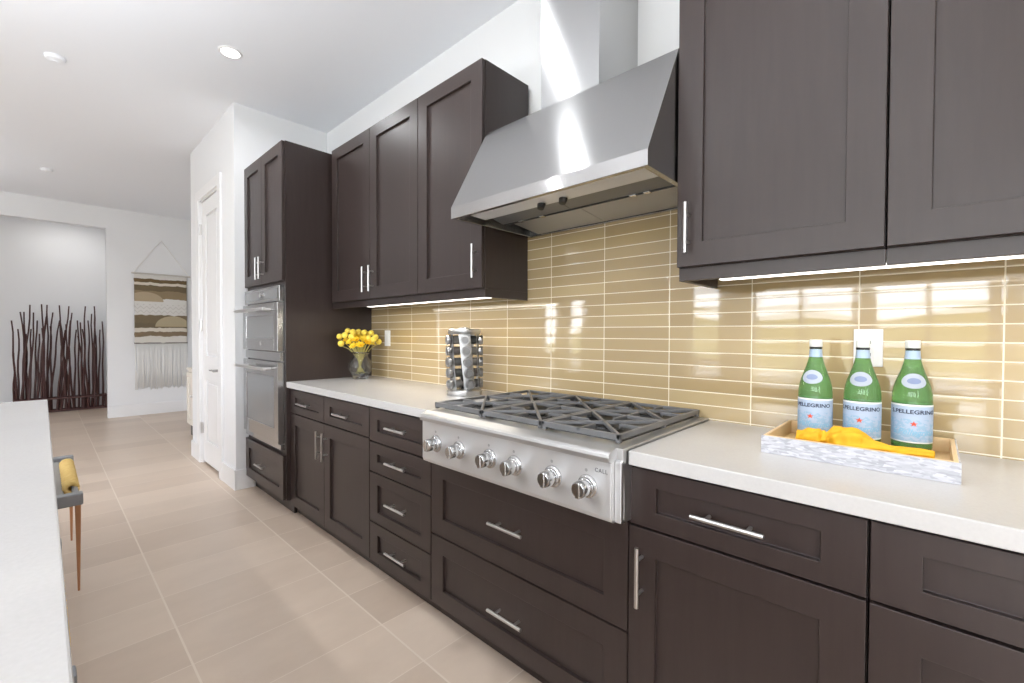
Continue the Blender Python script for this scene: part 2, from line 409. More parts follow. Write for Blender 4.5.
# door casing, door
m_ = MB(); cw = 0.09
m_.box(DX0-cw, DX0, PY-0.018, PY+0.0, 0, DZ+cw); m_.box(DX1, DX1+cw, PY-0.018, PY, 0, DZ+cw); m_.box(DX0, DX1, PY-0.018, PY, DZ, DZ+cw)
m_.box(DX0-0.002, DX0+0.012, PY, PY+0.11, 0, DZ); m_.box(DX1-0.012, DX1+0.002, PY, PY+0.11, 0, DZ); m_.box(DX0, DX1, PY, PY+0.11, DZ-0.012, DZ+0.002)
m_.build('trim_1', TRIM, bevel=0.003, kind=ST)
def panel_door():
    x0, x1, z0, z1, y = DX0+0.014, DX1-0.014, 0.022, DZ-0.016, PY+0.012
    b = MB(); t = 0.042; st = 0.125
    zs = [z0, z0+0.21, 0.80, 1.03, z1-0.14, z1]
    b.box(x0, x0+st, y, y+t, z0, z1); b.box(x1-st, x1, y, y+t, z0, z1)
    for (a, c) in ((zs[0], zs[1]), (zs[2], zs[3]), (zs[4], zs[5])): b.box(x0+st, x1-st, y, y+t, a, c)
    for (a, c) in ((zs[1], zs[2]), (zs[3], zs[4])):
        b.box(x0+st, x1-st, y+0.014, y+t-0.01, a, c)
        # raised field
        X0, X1 = x0+st+0.03, x1-st-0.03
        b.box(X0, X1, y+0.004, y+0.016, a+0.03, c-0.03)
    d = b.build('door_1', TRIM, bevel=0.004, kind=ST)
    h = MB(); hx, hz = x1-0.055, 0.915
    h.lathe([(0, 0), (0.028, 0), (0.028, 0.008), (0.012, 0.012), (0.012, 0.05), (0, 0.05)], (hx, y, hz), 20, (0, -1, 0))
    h.tube([(hx+0.01, y-0.045, hz), (hx-0.05, y-0.05, hz+0.002), (hx-0.125, y-0.046, hz-0.002)], [0.009, 0.008, 0.007], 10)
    o = h.build('door_handle', KNOBM, d, smooth='auto'); o['label'] = 'brushed nickel lever handle'
    for z in (2.22, 1.31, 0.335):
        g = MB(); g.box(x0-0.012, x0+0.012, y-0.012, y+0.004, z-0.05, z+0.05); g.tube([(x0-0.002, y-0.014, z-0.052), (x0-0.002, y-0.014, z+0.052)], 0.007, 8)
        g.build('hinge', NICKEL, d)
panel_door()

# ================================================================== cabinets
def bar_handle(parent, c, axis, L, yface):
    b = MB(); x, z = c; y = yface-0.033; h = L/2; e = L/2-0.036
    if axis == 'x':
        b.tube([(x-h, y, z), (x+h, y, z)], 0.0062, 12); posts = [(x-e, z), (x+e, z)]
    else:
        b.tube([(x, y, z-h), (x, y, z+h)], 0.0062, 12); posts = [(x, z-e), (x, z+e)]
    for (px, pz) in posts: b.tube([(px, y, pz), (px, yface+0.0005, pz)], 0.0048, 10)
    o = b.build('handle', NICKEL, parent, smooth='auto'); o['label'] = 'brushed nickel bar handle'
    return o
def front(root, kind, x0, x1, z0, z1, y, handle=None, stile=0.075, rail=0.075):
    d = MB().shaker(x0+0.0015, x1-0.0015, z0+0.0015, z1-0.0015, y, 0.02, stile, rail).build(kind, WOOD, root, bevel=0.0015)
    if handle: bar_handle(d, handle[0], handle[1], handle[2], y)
    return d
YF = 1.165; YB = YF+0.022; YTOE = 1.215
def base_cabinet(name, label, x0, x1):
    r = thing(name, label, 'cabinet', ((x0+x1)/2, YB, 0), 'base cabinets along the kitchen wall')
    MB().box(x0, x1, YB, WY-0.014, 0.075, 0.872).build('body', WOOD, r, bevel=0.001)
    MB().box(x0, x1, YTOE, YTOE+0.018, 0.0, 0.075).build('toe_kick', WOOD, r)
    return r
HL = 0.168
# A: two drawers over two doors
ax0, axm, ax1 = -3.186, -2.660, -2.121
r = base_cabinet('base_cabinet', 'dark base cabinet with two drawers over two doors, beside the oven tower', ax0, ax1)
front(r, 'drawer', ax0, axm, 0.702, 0.862, YF, ((-2.915, 0.783), 'x', HL), rail=0.05)
front(r, 'drawer', axm, ax1, 0.702, 0.862, YF, ((-2.395, 0.783), 'x', HL), rail=0.05)
front(r, 'door', ax0, axm, 0.07, 0.698, YF, ((-2.698, 0.567), 'z', HL), rail=0.075)
front(r, 'door', axm, ax1, 0.07, 0.698, YF, ((-2.618, 0.567), 'z', HL), rail=0.075)
# B: four drawers
bx0, bx1 = -2.118, -1.589
r = base_cabinet('base_cabinet', 'narrow dark base cabinet with a stack of four drawers, left of the range top', bx0, bx1)
for (z0, z1, hz) in ((0.690, 0.862, 0.785), (0.533, 0.686, 0.614), (0.275, 0.529, 0.412), (0.07, 0.271, 0.178)):
    front(r, 'drawer', bx0, bx1, z0, z1, YF, (((bx0+bx1)/2+0.02, hz), 'x', HL), rail=0.055)
# C: two deep drawers beneath the range top
cx0, cx1 = -1.586, -0.636
r = base_cabinet('base_cabinet', 'wide dark base cabinet with two deep drawers directly under the range top', cx0, cx1)
front(r, 'drawer', cx0, cx1, 0.376, 0.700, YF, ((-1.111, 0.540), 'x', HL), stile=0.08, rail=0.075)
front(r, 'drawer', cx0, cx1, 0.07, 0.372, YF, ((-1.111, 0.215), 'x', HL), stile=0.08, rail=0.072)
r.children[0].data.vertices  # body
# lower the body under the range top
for ch in r.children:
    if ch.name.startswith('body'):
        for v in ch.data.vertices:
            if v.co.z > 0.5: v.co.z = 0.704
# D: drawer over door
dx0, dx1 = -0.6345, -0.0925
r = base_cabinet('base_cabinet', 'dark base cabinet with one drawer over one door, just right of the range top', dx0, dx1)
front(r, 'drawer', dx0, dx1, 0.699, 0.864, YF, ((-0.361, 0.780), 'x', HL), stile=0.08, rail=0.047)
front(r, 'door', dx0, dx1, 0.07, 0.695, YF, ((-0.592, 0.565), 'z', HL), stile=0.08)
# E: drawer over door, runs out of frame
ex0, ex1 = -0.0905, 0.52
r = base_cabinet('base_cabinet', 'dark base cabinet at the right end below the tray of bottles', ex0, ex1)
front(r, 'drawer', ex0, ex1, 0.699, 0.864, YF, ((0.33, 0.780), 'x', HL), stile=0.08, rail=0.047)
front(r, 'door', ex0, ex1, 0.07, 0.695, YF, ((0.48, 0.565), 'z', HL), stile=0.08)

# upper cabinets
YU = 1.44; YUB = 1.462; UZ0, UZ1 = 1.462, 2.546
def upper(name, label, x0, x1, doors, xr=None):
    r = thing(name, label, 'cabinet', ((x0+x1)/2, YUB, 1.42), 'upper cabinets on the kitchen wall')
    MB().box(x0, x1, YUB, WY-0.014, UZ0, UZ1).build('body', WOOD, r, bevel=0.001)
    for (a, b_, h) in doors: front(r, 'door', a, b_, UZ0, UZ1, YU, h, stile=0.080, rail=0.076)
    rl = MB(); rl.box(x0, x1, YUB+0.001, YUB+0.02, 1.420, UZ0-0.0005)
    if xr == 'r': rl.box(x1-0.02, x1, YUB+0.02, WY-0.014, 1.420, UZ0)
    if xr == 'l': rl.box(x0, x0+0.02, YUB+0.02, WY-0.014, 1.420, UZ0)
    rl.build('light_rail', WOOD, r, bevel=0.001)
    return r
upper('wall_cabinet', 'dark upper cabinet with a pair of doors, next to the oven tower', -3.185, -2.0875,
      [(-3.148, -2.612, ((-2.652, 1.588), 'z', 0.162)), (-2.612, -2.0875, ((-2.570, 1.588), 'z', 0.162))])
upper('wall_cabinet', 'dark single-door upper cabinet touching the left side of the range hood', -2.0855, -1.564,
      [(-2.0855, -1.564, ((-1.598, 1.590), 'z', 0.160))], 'r')
upper('wall_cabinet', 'dark upper cabinet touching the right side of the range hood, handle at its left', -0.620, -0.0915,
      [(-0.620, -0.0915, ((-0.579, 1.583), 'z', 0.160))], 'l')
upper('wall_cabinet', 'dark upper cabinet cut off by the right edge of the photo', -0.0895, 0.52,
      [(-0.0895, 0.52, ((0.48, 1.583), 'z', 0.168))])

# LED bars under them
def led_bar(label, x0, x1, watts):
    r = thing('under_cabinet_light', label, 'light', ((x0+x1)/2, 1.505, 1.44), 'under-cabinet light bars')
    MB().box(x0, x1, 1.484, 1.526, 1.428, 1.4605).build('housing', PLASTIC, r)
    MB().box(x0+0.005, x1-0.005, 1.487, 1.523, 1.418, 1.429).build('diffuser', LED, r)
    area('led_lamp', ((x0+x1)/2, 1.508, 1.412), (0, 0, 0), x1-x0-0.02, 0.03, watts*(x1-x0), (1, 0.91, 0.77))
led_bar('lit white light bar under the left upper cabinets, above the flower vase', -2.74, -1.575, 3.4)
led_bar('lit white light bar under the right upper cabinets, above the green bottles', -0.505, 0.50, 1.3)

# oven tower
tx0, tx1 = -3.988, -3.188
YTF = 1.117; TB = 1.139
r = thing('oven_tower_cabinet', 'tall dark cabinet tower holding the built-in ovens beside the white wall', 'cabinet', ((tx0+tx1)/2, TB, 0))
b = MB(); b.box(tx0, tx0+0.025, TB, WY-0.002, 0.1, 2.54); b.box(tx1-0.025, tx1, TB, WY-0.002, 0.1, 2.54)
b.box(tx0+0.025, tx1-0.025, TB, WY-0.002, 2.50, 2.54); b.box(tx0+0.025, tx1-0.025, TB, WY-0.002, 0.1, 0.44); b.box(tx0+0.025, tx1-0.025, TB, WY-0.002, 1.575, 2.50)
b.box(tx0+0.025, tx1-0.025, WY-0.03, WY-0.002, 0.44, 1.575)
b.build('body', WOOD, r, bevel=0.001)
MB().box(tx0, tx1, 1.19, 1.208, 0, 0.1).build('toe_kick', WOOD, r)
front(r, 'door', tx0, -3.591, 1.598, 2.537, YTF, ((-3.627, 1.715), 'z', 0.16), stile=0.07, rail=0.08)
front(r, 'door', -3.591, tx1, 1.598, 2.537, YTF, ((-3.555, 1.715), 'z', 0.16), stile=0.07, rail=0.08)
front(r, 'drawer', tx0, tx1, 0.105, 0.412, YTF, ((-3.588, 0.262), 'x', HL), stile=0.075, rail=0.072)

# ================================================================== wall oven
def wall_oven():
    x0, x1 = -3.955, -3.215; yf = 1.095; yb = 1.1385
    r = thing('wall_oven', 'stainless steel double wall oven built into the dark tower cabinet', 'oven', ((x0+x1)/2, yb, 0.44))
    b = MB(); b.box(x0+0.01, x1-0.01, 1.1395, 1.60, 0.455, 1.565); b.build('chassis', STEEL_DIM, r)
    MB().box(x0, x1, yf+0.012, yb, 1.462, 1.568).build('control_panel', STEEL, r, bevel=0.003)
    for c in r.children:
        if c.name.startswith('control_panel'): cp = c
    MB().box(x0+0.03, x1-0.03, yf+0.010, yf+0.014, 1.480, 1.552).build('display', OVEN_GLASS, cp)
    k = MB(); k.lathe([(0, 0), (0.019, 0), (0.017, 0.024), (0, 0.024)], ((x0+x1)/2+0.06, yf+0.011, 1.515), 20, (0, -1, 0)); k.build('knob', CHROME, cp, smooth='auto')
    def door(z0, z1, wz0, wz1, hz, badge):
        wx0, wx1 = x0+0.075, x1-0.075
        d = MB(); y = yf
        d.box(x0, wx0, y, yb, z0, z1); d.box(wx1, x1, y, yb, z0, z1); d.box(wx0, wx1, y, yb, z0, wz0); d.box(wx0, wx1, y, yb, wz1, z1)
        d = d.build('oven_door', STEEL, r, bevel=0.002)
        MB().box(wx0-0.004, wx1+0.004, y+0.006, y+0.012, wz0-0.004, wz1+0.004).build('window', OVEN_GLASS, d)
        h = MB(); hy = 1.028
        h.box(-3.925, -3.27, hy-0.008, hy+0.012, hz-0.010, hz+0.010)
        for xx in (-3.84, -3.35): h.box(xx-0.012, xx+0.012, hy+0.010, y+0.001, hz-0.009, hz+0.009)
        o = h.build('handle', STEEL_SATIN, d, bevel=0.004)
        if badge:
            g = MB(); g.lathe([(0, 0), (0.016, 0), (0.016, 0.002), (0, 0.002)], ((x0+x1)/2+0.03, y, z0+0.05), 20, (0, -1, 0)); g.build('badge', CHROME, d)
    door(1.118, 1.454, 1.205, 1.368, 1.407, True)
    MB().box(x0, x1, yf+0.016, yb, 1.050, 1.113).build('vent_trim', STEEL, r, bevel=0.002)
    door(0.487, 1.044, 0.588, 0.945, 0.997, False)
    MB().box(x0, x1, yf+0.016, yb, 0.446, 0.481).build('lower_trim', STEEL, r, bevel=0.002)
wall_oven()

# ================================================================== countertops
def counter(label, x0, x1):
    o = MB().box(x0, x1, 1.140, WY-0.013, 0.8735, 0.914).build('countertop', QUARTZ, bevel=0.003)
    o.location = (0, 0, 0); return tag(o, label, 'countertop', 'white countertops on the base cabinets')
counter('white countertop carrying the flower vase and the spice rack', -3.1865, -1.557)
counter('white countertop carrying the tray of green bottles', -0.6245, 0.52)

# ================================================================== range top
def rangetop():
    x0, x1 = -1.554, -0.6275
    r = thing('gas_cooktop', 'stainless steel gas range top with six knobs and black iron grates', 'cooktop', ((x0+x1)/2, 1.14, 0.709))
    b = MB()
    b.prism_x([(1.770, 0.921), (1.116, 0.921), (1.118, 0.885), (1.125, 0.8), (1.125, 0.72), (1.138, 0.709), (1.770, 0.709)], x0, x1)
    b.build('body', STEEL_RAIL, r, bevel=0.002)
    p = MB(); p.prism_x([(1.1245, 0.890), (1.093, 0.888), (1.093, 0.726), (1.097, 0.714), (1.108, 0.708), (1.1245, 0.708)], x0+0.004, x1-0.022)
    p.prism_x([(1.1245, 0.890), (1.108, 0.886), (1.108, 0.712), (1.1245, 0.709)], x1-0.022, x1)
    cp = p.build('control_panel', STEEL_SATIN, r, bevel=0.003)
    l = MB(); l.prism_x([(1.150, 0.9225), (1.116, 0.9225), (1.085, 0.914), (1.074, 0.908), (1.072, 0.900), (1.074, 0.886), (1.094, 0.884), (1.118, 0.889), (1.118, 0.9205), (1.150, 0.9205)], x0+0.014, x1-0.020)
    l.build('front_rail', STEEL_RAIL, r, bevel=0.0025)
    # illegible badge letters at the panel's right end
    fc = bpy.data.curves.new('badge_text', 'FONT'); fc.body = 'CALL'; fc.size = 0.017; fc.extrude = 0.0006; fc.space_character = 1.25
    fo = bpy.data.objects.new('badge_text', fc); COL.objects.link(fo)
    bpy.context.view_layer.update()
    me = bpy.data.meshes.new_from_object(fo.evaluated_get(bpy.context.evaluated_depsgraph_get()))
    bpy.data.objects.remove(fo)
    off = root_loc(cp)
    for v in me.vertices: v.co = Vector((-0.704+v.co.x*0.9, 1.0924-v.co.z, 0.848+v.co.y))-off
    me.materials.append(IRON); o = bpy.data.objects.new('badge', me); COL.objects.link(o); o.parent = cp
    # knobs
    for i, (kx) in enumerate((-1.452, -1.309, -1.141, -1.019, -0.856, -0.728)):
        c = (kx, 1.093, 0.800); k = MB()
        k.lathe([(0, 0), (0.034, 0), (0.034, 0.005), (0.030, 0.008), (0.027, 0.009), (0.027, 0.016), (0.020, 0.018), (0.020, 0.022), (0.0245, 0.025), (0.0235, 0.050), (0.021, 0.053), (0, 0.053)], c, 28, (0, -1, 0))
        k.box(kx-0.0065, kx+0.0065, 1.093-0.0565, 1.093-0.030, 0.800-0.0225, 0.800+0.0225)
        kk = k.build('knob', KNOBM, cp, smooth='auto', bevel=0.0012)
        ic = MB(); ic.lathe([(0, 0), (0.005, 0), (0.005, 0.0006), (0, 0.0006)], (kx-0.006, 1.0935, 0.846), 12, (0, -1, 0)); ic.build('mark', STEEL_DIM, cp)
    # burner pan
    pn = MB(); pn.box(-1.525, -0.675, 1.190, 1.745, 0.9205, 0.9245); pn.build('burner_pan', IRON_DARK, r, bevel=0.001)
    gx = [-1.546, -1.2495, -0.953, -0.6565]; gy = [1.152, 1.455, 1.758]; zt = 0.951
    for i in range(3):
        a, c = gx[i]+0.002, gx[i+1]-0.002; g = MB(); w, h = 0.013, 0.012
        zc = zt-h/2
        # rim: thicker outer frame with skirt
        g.obox((a, gy[0]+0.006, zc-0.003), (c, gy[0]+0.006, zc-0.003), 0.012, h+0.006); g.obox((a, gy[2]-0.006, zc), (c, gy[2]-0.006, zc), 0.012, h)
        g.obox((a+0.006, gy[0], zc), (a+0.006, gy[2], zc), 0.012, h); g.obox((c-0.006, gy[0], zc-0.002), (c-0.006, gy[2], zc-0.002), 0.012, h+0.004)
        g.obox((a, gy[1], zc), (c, gy[1], zc), 0.012, h)
        for (y0, y1) in ((gy[0], gy[1]), (gy[1], gy[2])):
            mx, my = (a+c)/2, (y0+y1)/2
            g.obox((a+0.004, y0+0.004, zc+0.001), (c-0.004, y1-0.004, zc+0.001), 0.010, h); g.obox((a+0.004, y1-0.004, zc+0.001), (c-0.004, y0+0.004, zc+0.001), 0.010, h)
            for (sx, sy) in ((1, 0), (-1, 0), (0, 1), (0, -1)):    # fingers with turned-down tips
                ex, ey = mx+sx*(c-a)/2, my+sy*(y1-y0)/2; ix, iy = mx+sx*0.062, my+sy*0.062
                g.obox((ex, ey, zc), (ix, iy, zc), 0.009, h); g.obox((ix, iy, zc+0.003), (ix, iy, zc-0.012), 0.009, 0.009, (1, 0, 0))
        for (fx, fy) in ((a+0.008, gy[0]+0.008), (c-0.008, gy[0]+0.008), (a+0.008, gy[2]-0.008), (c-0.008, gy[2]-0.008), (a+0.008, gy[1]), (c-0.008, gy[1])):
            g.box(fx-0.007, fx+0.007, fy-0.007, fy+0.007, 0.9245, zc)
        gg = g.build('grate', IRON, r, bevel=0.0015); gg['label'] = 'cast iron grate'
        for (y0, y1) in ((gy[0], gy[1]), (gy[1], gy[2])):
            q = MB(); q.lathe([(0, 0), (0.062, 0), (0.058, 0.006), (0.042, 0.007), (0.040, 0.010), (0, 0.010)], ((a+c)/2, (y0+y1)/2, 0.9245), 28)
            bq = q.build('burner', IRON_DARK, r, smooth='auto')
            q = MB(); q.lathe([(0, 0), (0.034, 0), (0.034, 0.005), (0.028, 0.007), (0, 0.007)], ((a+c)/2, (y0+y1)/2, 0.9342), 24); q.build('burner_cap', BLACK, bq, smooth='auto')
rangetop()

# ================================================================== range hood
def hood():
    x0, x1 = -1.546, -0.6235; yf = 1.240; zb, zl = 1.745, 1.794; yt, zt = 1.452, 2.186; yb = WY-0.014
    r = thing('range_hood', 'large stainless steel range hood with chimney between the dark upper cabinets', 'range hood', ((x0+x1)/2, yb, zb))
    # canopy shell: sloped front, lip, sides, open below
    s = MB(); t = 0.02
    prof = [(yf, zb), (yf, zl), (yt, zt), (yb, zt), (yb, zb)]
    L = [s.b.verts.new((x0, y, z)) for y, z in prof]; R = [s.b.verts.new((x1, y, z)) for y, z in prof]
    s.b.faces.new(L); s.b.faces.new(R[::-1])
    for i in range(4): s.b.faces.new((L[i], R[i], R[i+1], L[i+1]))
    # rim ring and inner cavity
    ix0, ix1, iy0, iy1 = x0+t, x1-t, yf+t, yb-t; zc = zb+0.05
    ob = [L[0], R[0], R[4], L[4]]
    ib = [s.b.verts.new(p) for p in ((ix0, iy0, zb), (ix1, iy0, zb), (ix1, iy1, zb), (ix0, iy1, zb))]
    it = [s.b.verts.new(p) for p in ((ix0, iy0, zc), (ix1, iy0, zc), (ix1, iy1, zc), (ix0, iy1, zc))]
    for k in range(4):
        k2 = (k+1) % 4
        s.b.faces.new((ob[k], ob[k2], ib[k2], ib[k])); s.b.faces.new((ib[k], ib[k2], it[k2], it[k]))
    s.b.faces.new(it)
    s.build('canopy', STEEL, r, bevel=0.0015)
    # chimney of two wrapped sheets
    c0, c1, cy = -1.234, -0.946, 1.478
    c = MB(); c.box(c0, c1, cy, yb+0.012, zt-0.002, CEIL-0.001)
    c.box(c0-0.002, c0+0.006, cy-0.002, cy, zt-0.002, zt+0.004)
    c.build('chimney', STEEL, r, bevel=0.002)
    # control strip under the front lip
    p = MB(); p.prism_x([(1.2605, 1.790), (1.2605, 1.752), (1.275, 1.751), (1.362, 1.748), (1.368, 1.752), (1.368, 1.790)], ix0+0.07, ix1-0.0005)
    cs = p.build('control_strip', STEEL_SATIN, r, bevel=0.001)
    for kx in (-1.115, -1.010):
        k = MB(); k.lathe([(0, 0), (0.016, 0), (0.0165, 0.004), (0.013, 0.022), (0, 0.024)], (kx, 1.342, 1.7495), 18, (0, -0.35, -1)); k.build('knob', BLACK, cs, smooth='auto')
    for (a, b_) in ((ix0+0.06, -1.083), (-1.080, ix1-0.001)):
        f = MB(); f.prism_x([(1.376, 1.792), (1.376, 1.774), (1.480, 1.752), (1.486, 1.752), (1.486, 1.792)], a, b_)
        fo = f.build('front_filter', STEEL_FILTER, r, bevel=0.001)
        f = MB(); f.prism_x([(1.492, 1.792), (1.492, 1.776), (1.735, 1.750), (1.742, 1.750), (1.742, 1.792)], a, b_)
        f.build('baffle_filter', STEEL_DIM, r, bevel=0.0008)
    k = MB(); k.tube([(ix0+0.065, 1.489, 1.7505), (ix1-0.004, 1.489, 1.7505)], 0.0045, 8); k.build('filter_rail', BLACK, r, smooth='auto')
    for lx in (-1.345, -1.225, -0.80, -0.745):
        k = MB(); k.box(lx-0.012, lx+0.012, 1.470, 1.492, 1.744, 1.753); k.build('latch', CHROME, r, bevel=0.001)
hood()

# ================================================================== outlets
def plate(name, label, x0, x1, z0, z1, kind):
    r = thing(name, label, 'outlet' if kind == 'outlet' else 'switch', ((x0+x1)/2, YT, z0))
    pl = MB().box(x0, x1, YT-0.006, YT-0.0003, z0, z1).build('cover_plate', PLASTIC, r, bevel=0.002)
    cx, cz = (x0+x1)/2, (z0+z1)/2
    MB().box(cx-0.017, cx+0.017, YT-0.0085, YT-0.006, cz-0.034, cz+0.034).build('rocker' if kind == 'switch' else 'socket_face', PLASTIC, r, bevel=0.001)
    if kind == 'outlet':
        for dz in (0.017, -0.021):
            for dx in (-0.006, 0.006):
                MB().box(cx+dx-0.0012, cx+dx+0.0012, YT-0.0088, YT-0.0083, cz+dz-0.005, cz+dz+0.005).build('slot', BLACK, r)
    for dz in (-0.045, 0.045): MB().lathe([(0, 0), (0.003, 0), (0.0025, 0.001), (0, 0.001)], (cx, YT-0.006, cz+dz), 10, (0, -1, 0)).build('screw', PLASTIC, r)
plate('light_switch', 'white switch plate on the tan tile beside the yellow flowers', -2.985, -2.912, 1.150, 1.266, 'switch')
plate('power_outlet', 'white outlet plate on the tan tile behind the middle green bottle', -0.185, -0.113, 1.146, 1.262, 'outlet')

# ================================================================== tray, bottles, cloth
def pearl():
    m = mat('mother_of_pearl', srgb(216, 214, 216), 0.25); n = NT(m); p = P(m)
    v = n.n('ShaderNodeTexVoronoi'); n.link(n.scale(n.pos(), (0.6, 1, 2.2)), v.inputs['Vector']); v.inputs['Scale'].default_value = 110
    c = n.mix(n.xyz(v.outputs['Color'])[0], srgb(166, 166, 173), srgb(206, 206, 211)); n.link(c, p.inputs['Base Color'])
    return m
PEARL = pearl()
PALEWOOD = mat('pale_wood', srgb(226, 196, 150), 0.45)
def tray():
    x0, x1, y0, y1, z0, z1, t = -0.348, 0.047, 1.388, 1.702, 0.9145, 0.962, 0.012
    r = thing('serving_tray', 'rectangular mother-of-pearl serving tray holding three green bottles on the counter', 'tray', ((x0+x1)/2, (y0+y1)/2, z0))
    MB().box(x0, x1, y0, y1, z0, z0+0.009).build('base', PALEWOOD, r, bevel=0.001)
    s = MB(); s.box(x0, x1, y0, y0+0.003, z0+0.009, z1); s.box(x0, x1, y1-0.003, y1, z0+0.009, z1); s.box(x0, x0+0.003, y0+0.003, y1-0.003, z0+0.009, z1); s.box(x1-0.003, x1, y0+0.003, y1-0.003, z0+0.009, z1)
    s.box(x0-0.0008, x1+0.0008, y0-0.0008, y0, z0, z1)
    s.build('pearl_facing', PEARL, r)
    w = MB(); e = 0.0032
    w.box(x0+e, x1-e, y0+e, y0+t, z0+0.009, z1+0.001); w.box(x0+e, x1-e, y1-t, y1-e, z0+0.009, z1+0.001); w.box(x0+e, x0+t, y0+t, y1-t, z0+0.009, z1+0.001); w.box(x1-t, x1-e, y0+t, y1-t, z0+0.009, z1+0.001)
    o = w.build('inner_wall', PALEWOOD, r, bevel=0.001); o['label'] = 'pale wooden inner sides'
tray()
def bottle_glass():
    m = mat('green_bottle_glass', (0.25, 0.55, 0.21, 1), 0.03); p = P(m)
    p.inputs['Transmission Weight'].default_value = 0.72; p.inputs['IOR'].default_value = 1.42
    return m
GLASSG = bottle_glass()
def label_mat():
    m = mat('pale_blue_label', srgb(196, 212, 230), 0.5); n = NT(m); p = P(m)
    tc = n.n('ShaderNodeTexCoord').outputs['Object']
    x, y, z = n.xyz(tc)
    zz = n.math('DIVIDE', n.math('SUBTRACT', z, 0.03), 0.103)
    low = n.math('MULTIPLY', n.math('LESS_THAN', zz, 0.62), n.math('GREATER_THAN', n.noise(n.scale(tc, (1, 1, 1.4)), 95.0, 2.0), 0.5))
    c = n.mix(n.math('MULTIPLY', low, 0.45), srgb(172, 190, 214), srgb(118, 172, 204))
    edge = n.math('MAXIMUM', n.math('GREATER_THAN', zz, 0.955), n.math('LESS_THAN', zz, 0.035))
    n.link(n.mix(edge, c, srgb(236, 240, 240)), p.inputs['Base Color'])
    return m
LABEL = label_mat()
FOIL = mat('pale_blue_neck_foil', srgb(168, 190, 214), 0.4); OVAL = mat('grey_blue_seal', srgb(176, 184, 198), 0.5)
OVAL_IN = mat('blue_seal_print', srgb(128, 142, 178), 0.5); INK = mat('navy_ink', srgb(16, 26, 62), 0.5); LINK_ = mat('sky_blue_ink', srgb(130, 186, 216), 0.5); RED = mat('red_star_ink', srgb(222, 82, 52), 0.5)
CAPM = mat('white_bottle_cap', srgb(226, 230, 228), 0.4)
BPROF = [(0, 0.002), (0.030, 0.0), (0.038, 0.003), (0.0425, 0.011), (0.043, 0.02), (0.043, 0.145), (0.0425, 0.158), (0.040, 0.174), (0.0355, 0.192), (0.0295, 0.210), (0.0235, 0.228), (0.0185, 0.247), (0.0160, 0.262), (0.0148, 0.285), (0.0, 0.286)]
def prof_r(z):
    q = [p for p in BPROF if p[0] > 0.01]
    for (r0, z0), (r1, z1) in zip(q, q[1:]):
        if z0 <= z <= z1: return r0+(r1-r0)*(z-z0)/max(z1-z0, 1e-6)
    return 0.0148
def text_mesh(body, size, shear=0.0, sx=1.0, bold=0.0):
    fc = bpy.data.curves.new('t', 'FONT'); fc.body = body; fc.size = size; fc.shear = shear; fc.align_x = 'CENTER'; fc.resolution_u = 3; fc.offset = size*bold
    fo = bpy.data.objects.new('t', fc); COL.objects.link(fo); bpy.context.view_layer.update()
    me = bpy.data.meshes.new_from_object(fo.evaluated_get(bpy.context.evaluated_depsgraph_get())); bpy.data.objects.remove(fo)
    for v in me.vertices: v.co.x *= sx
    return me
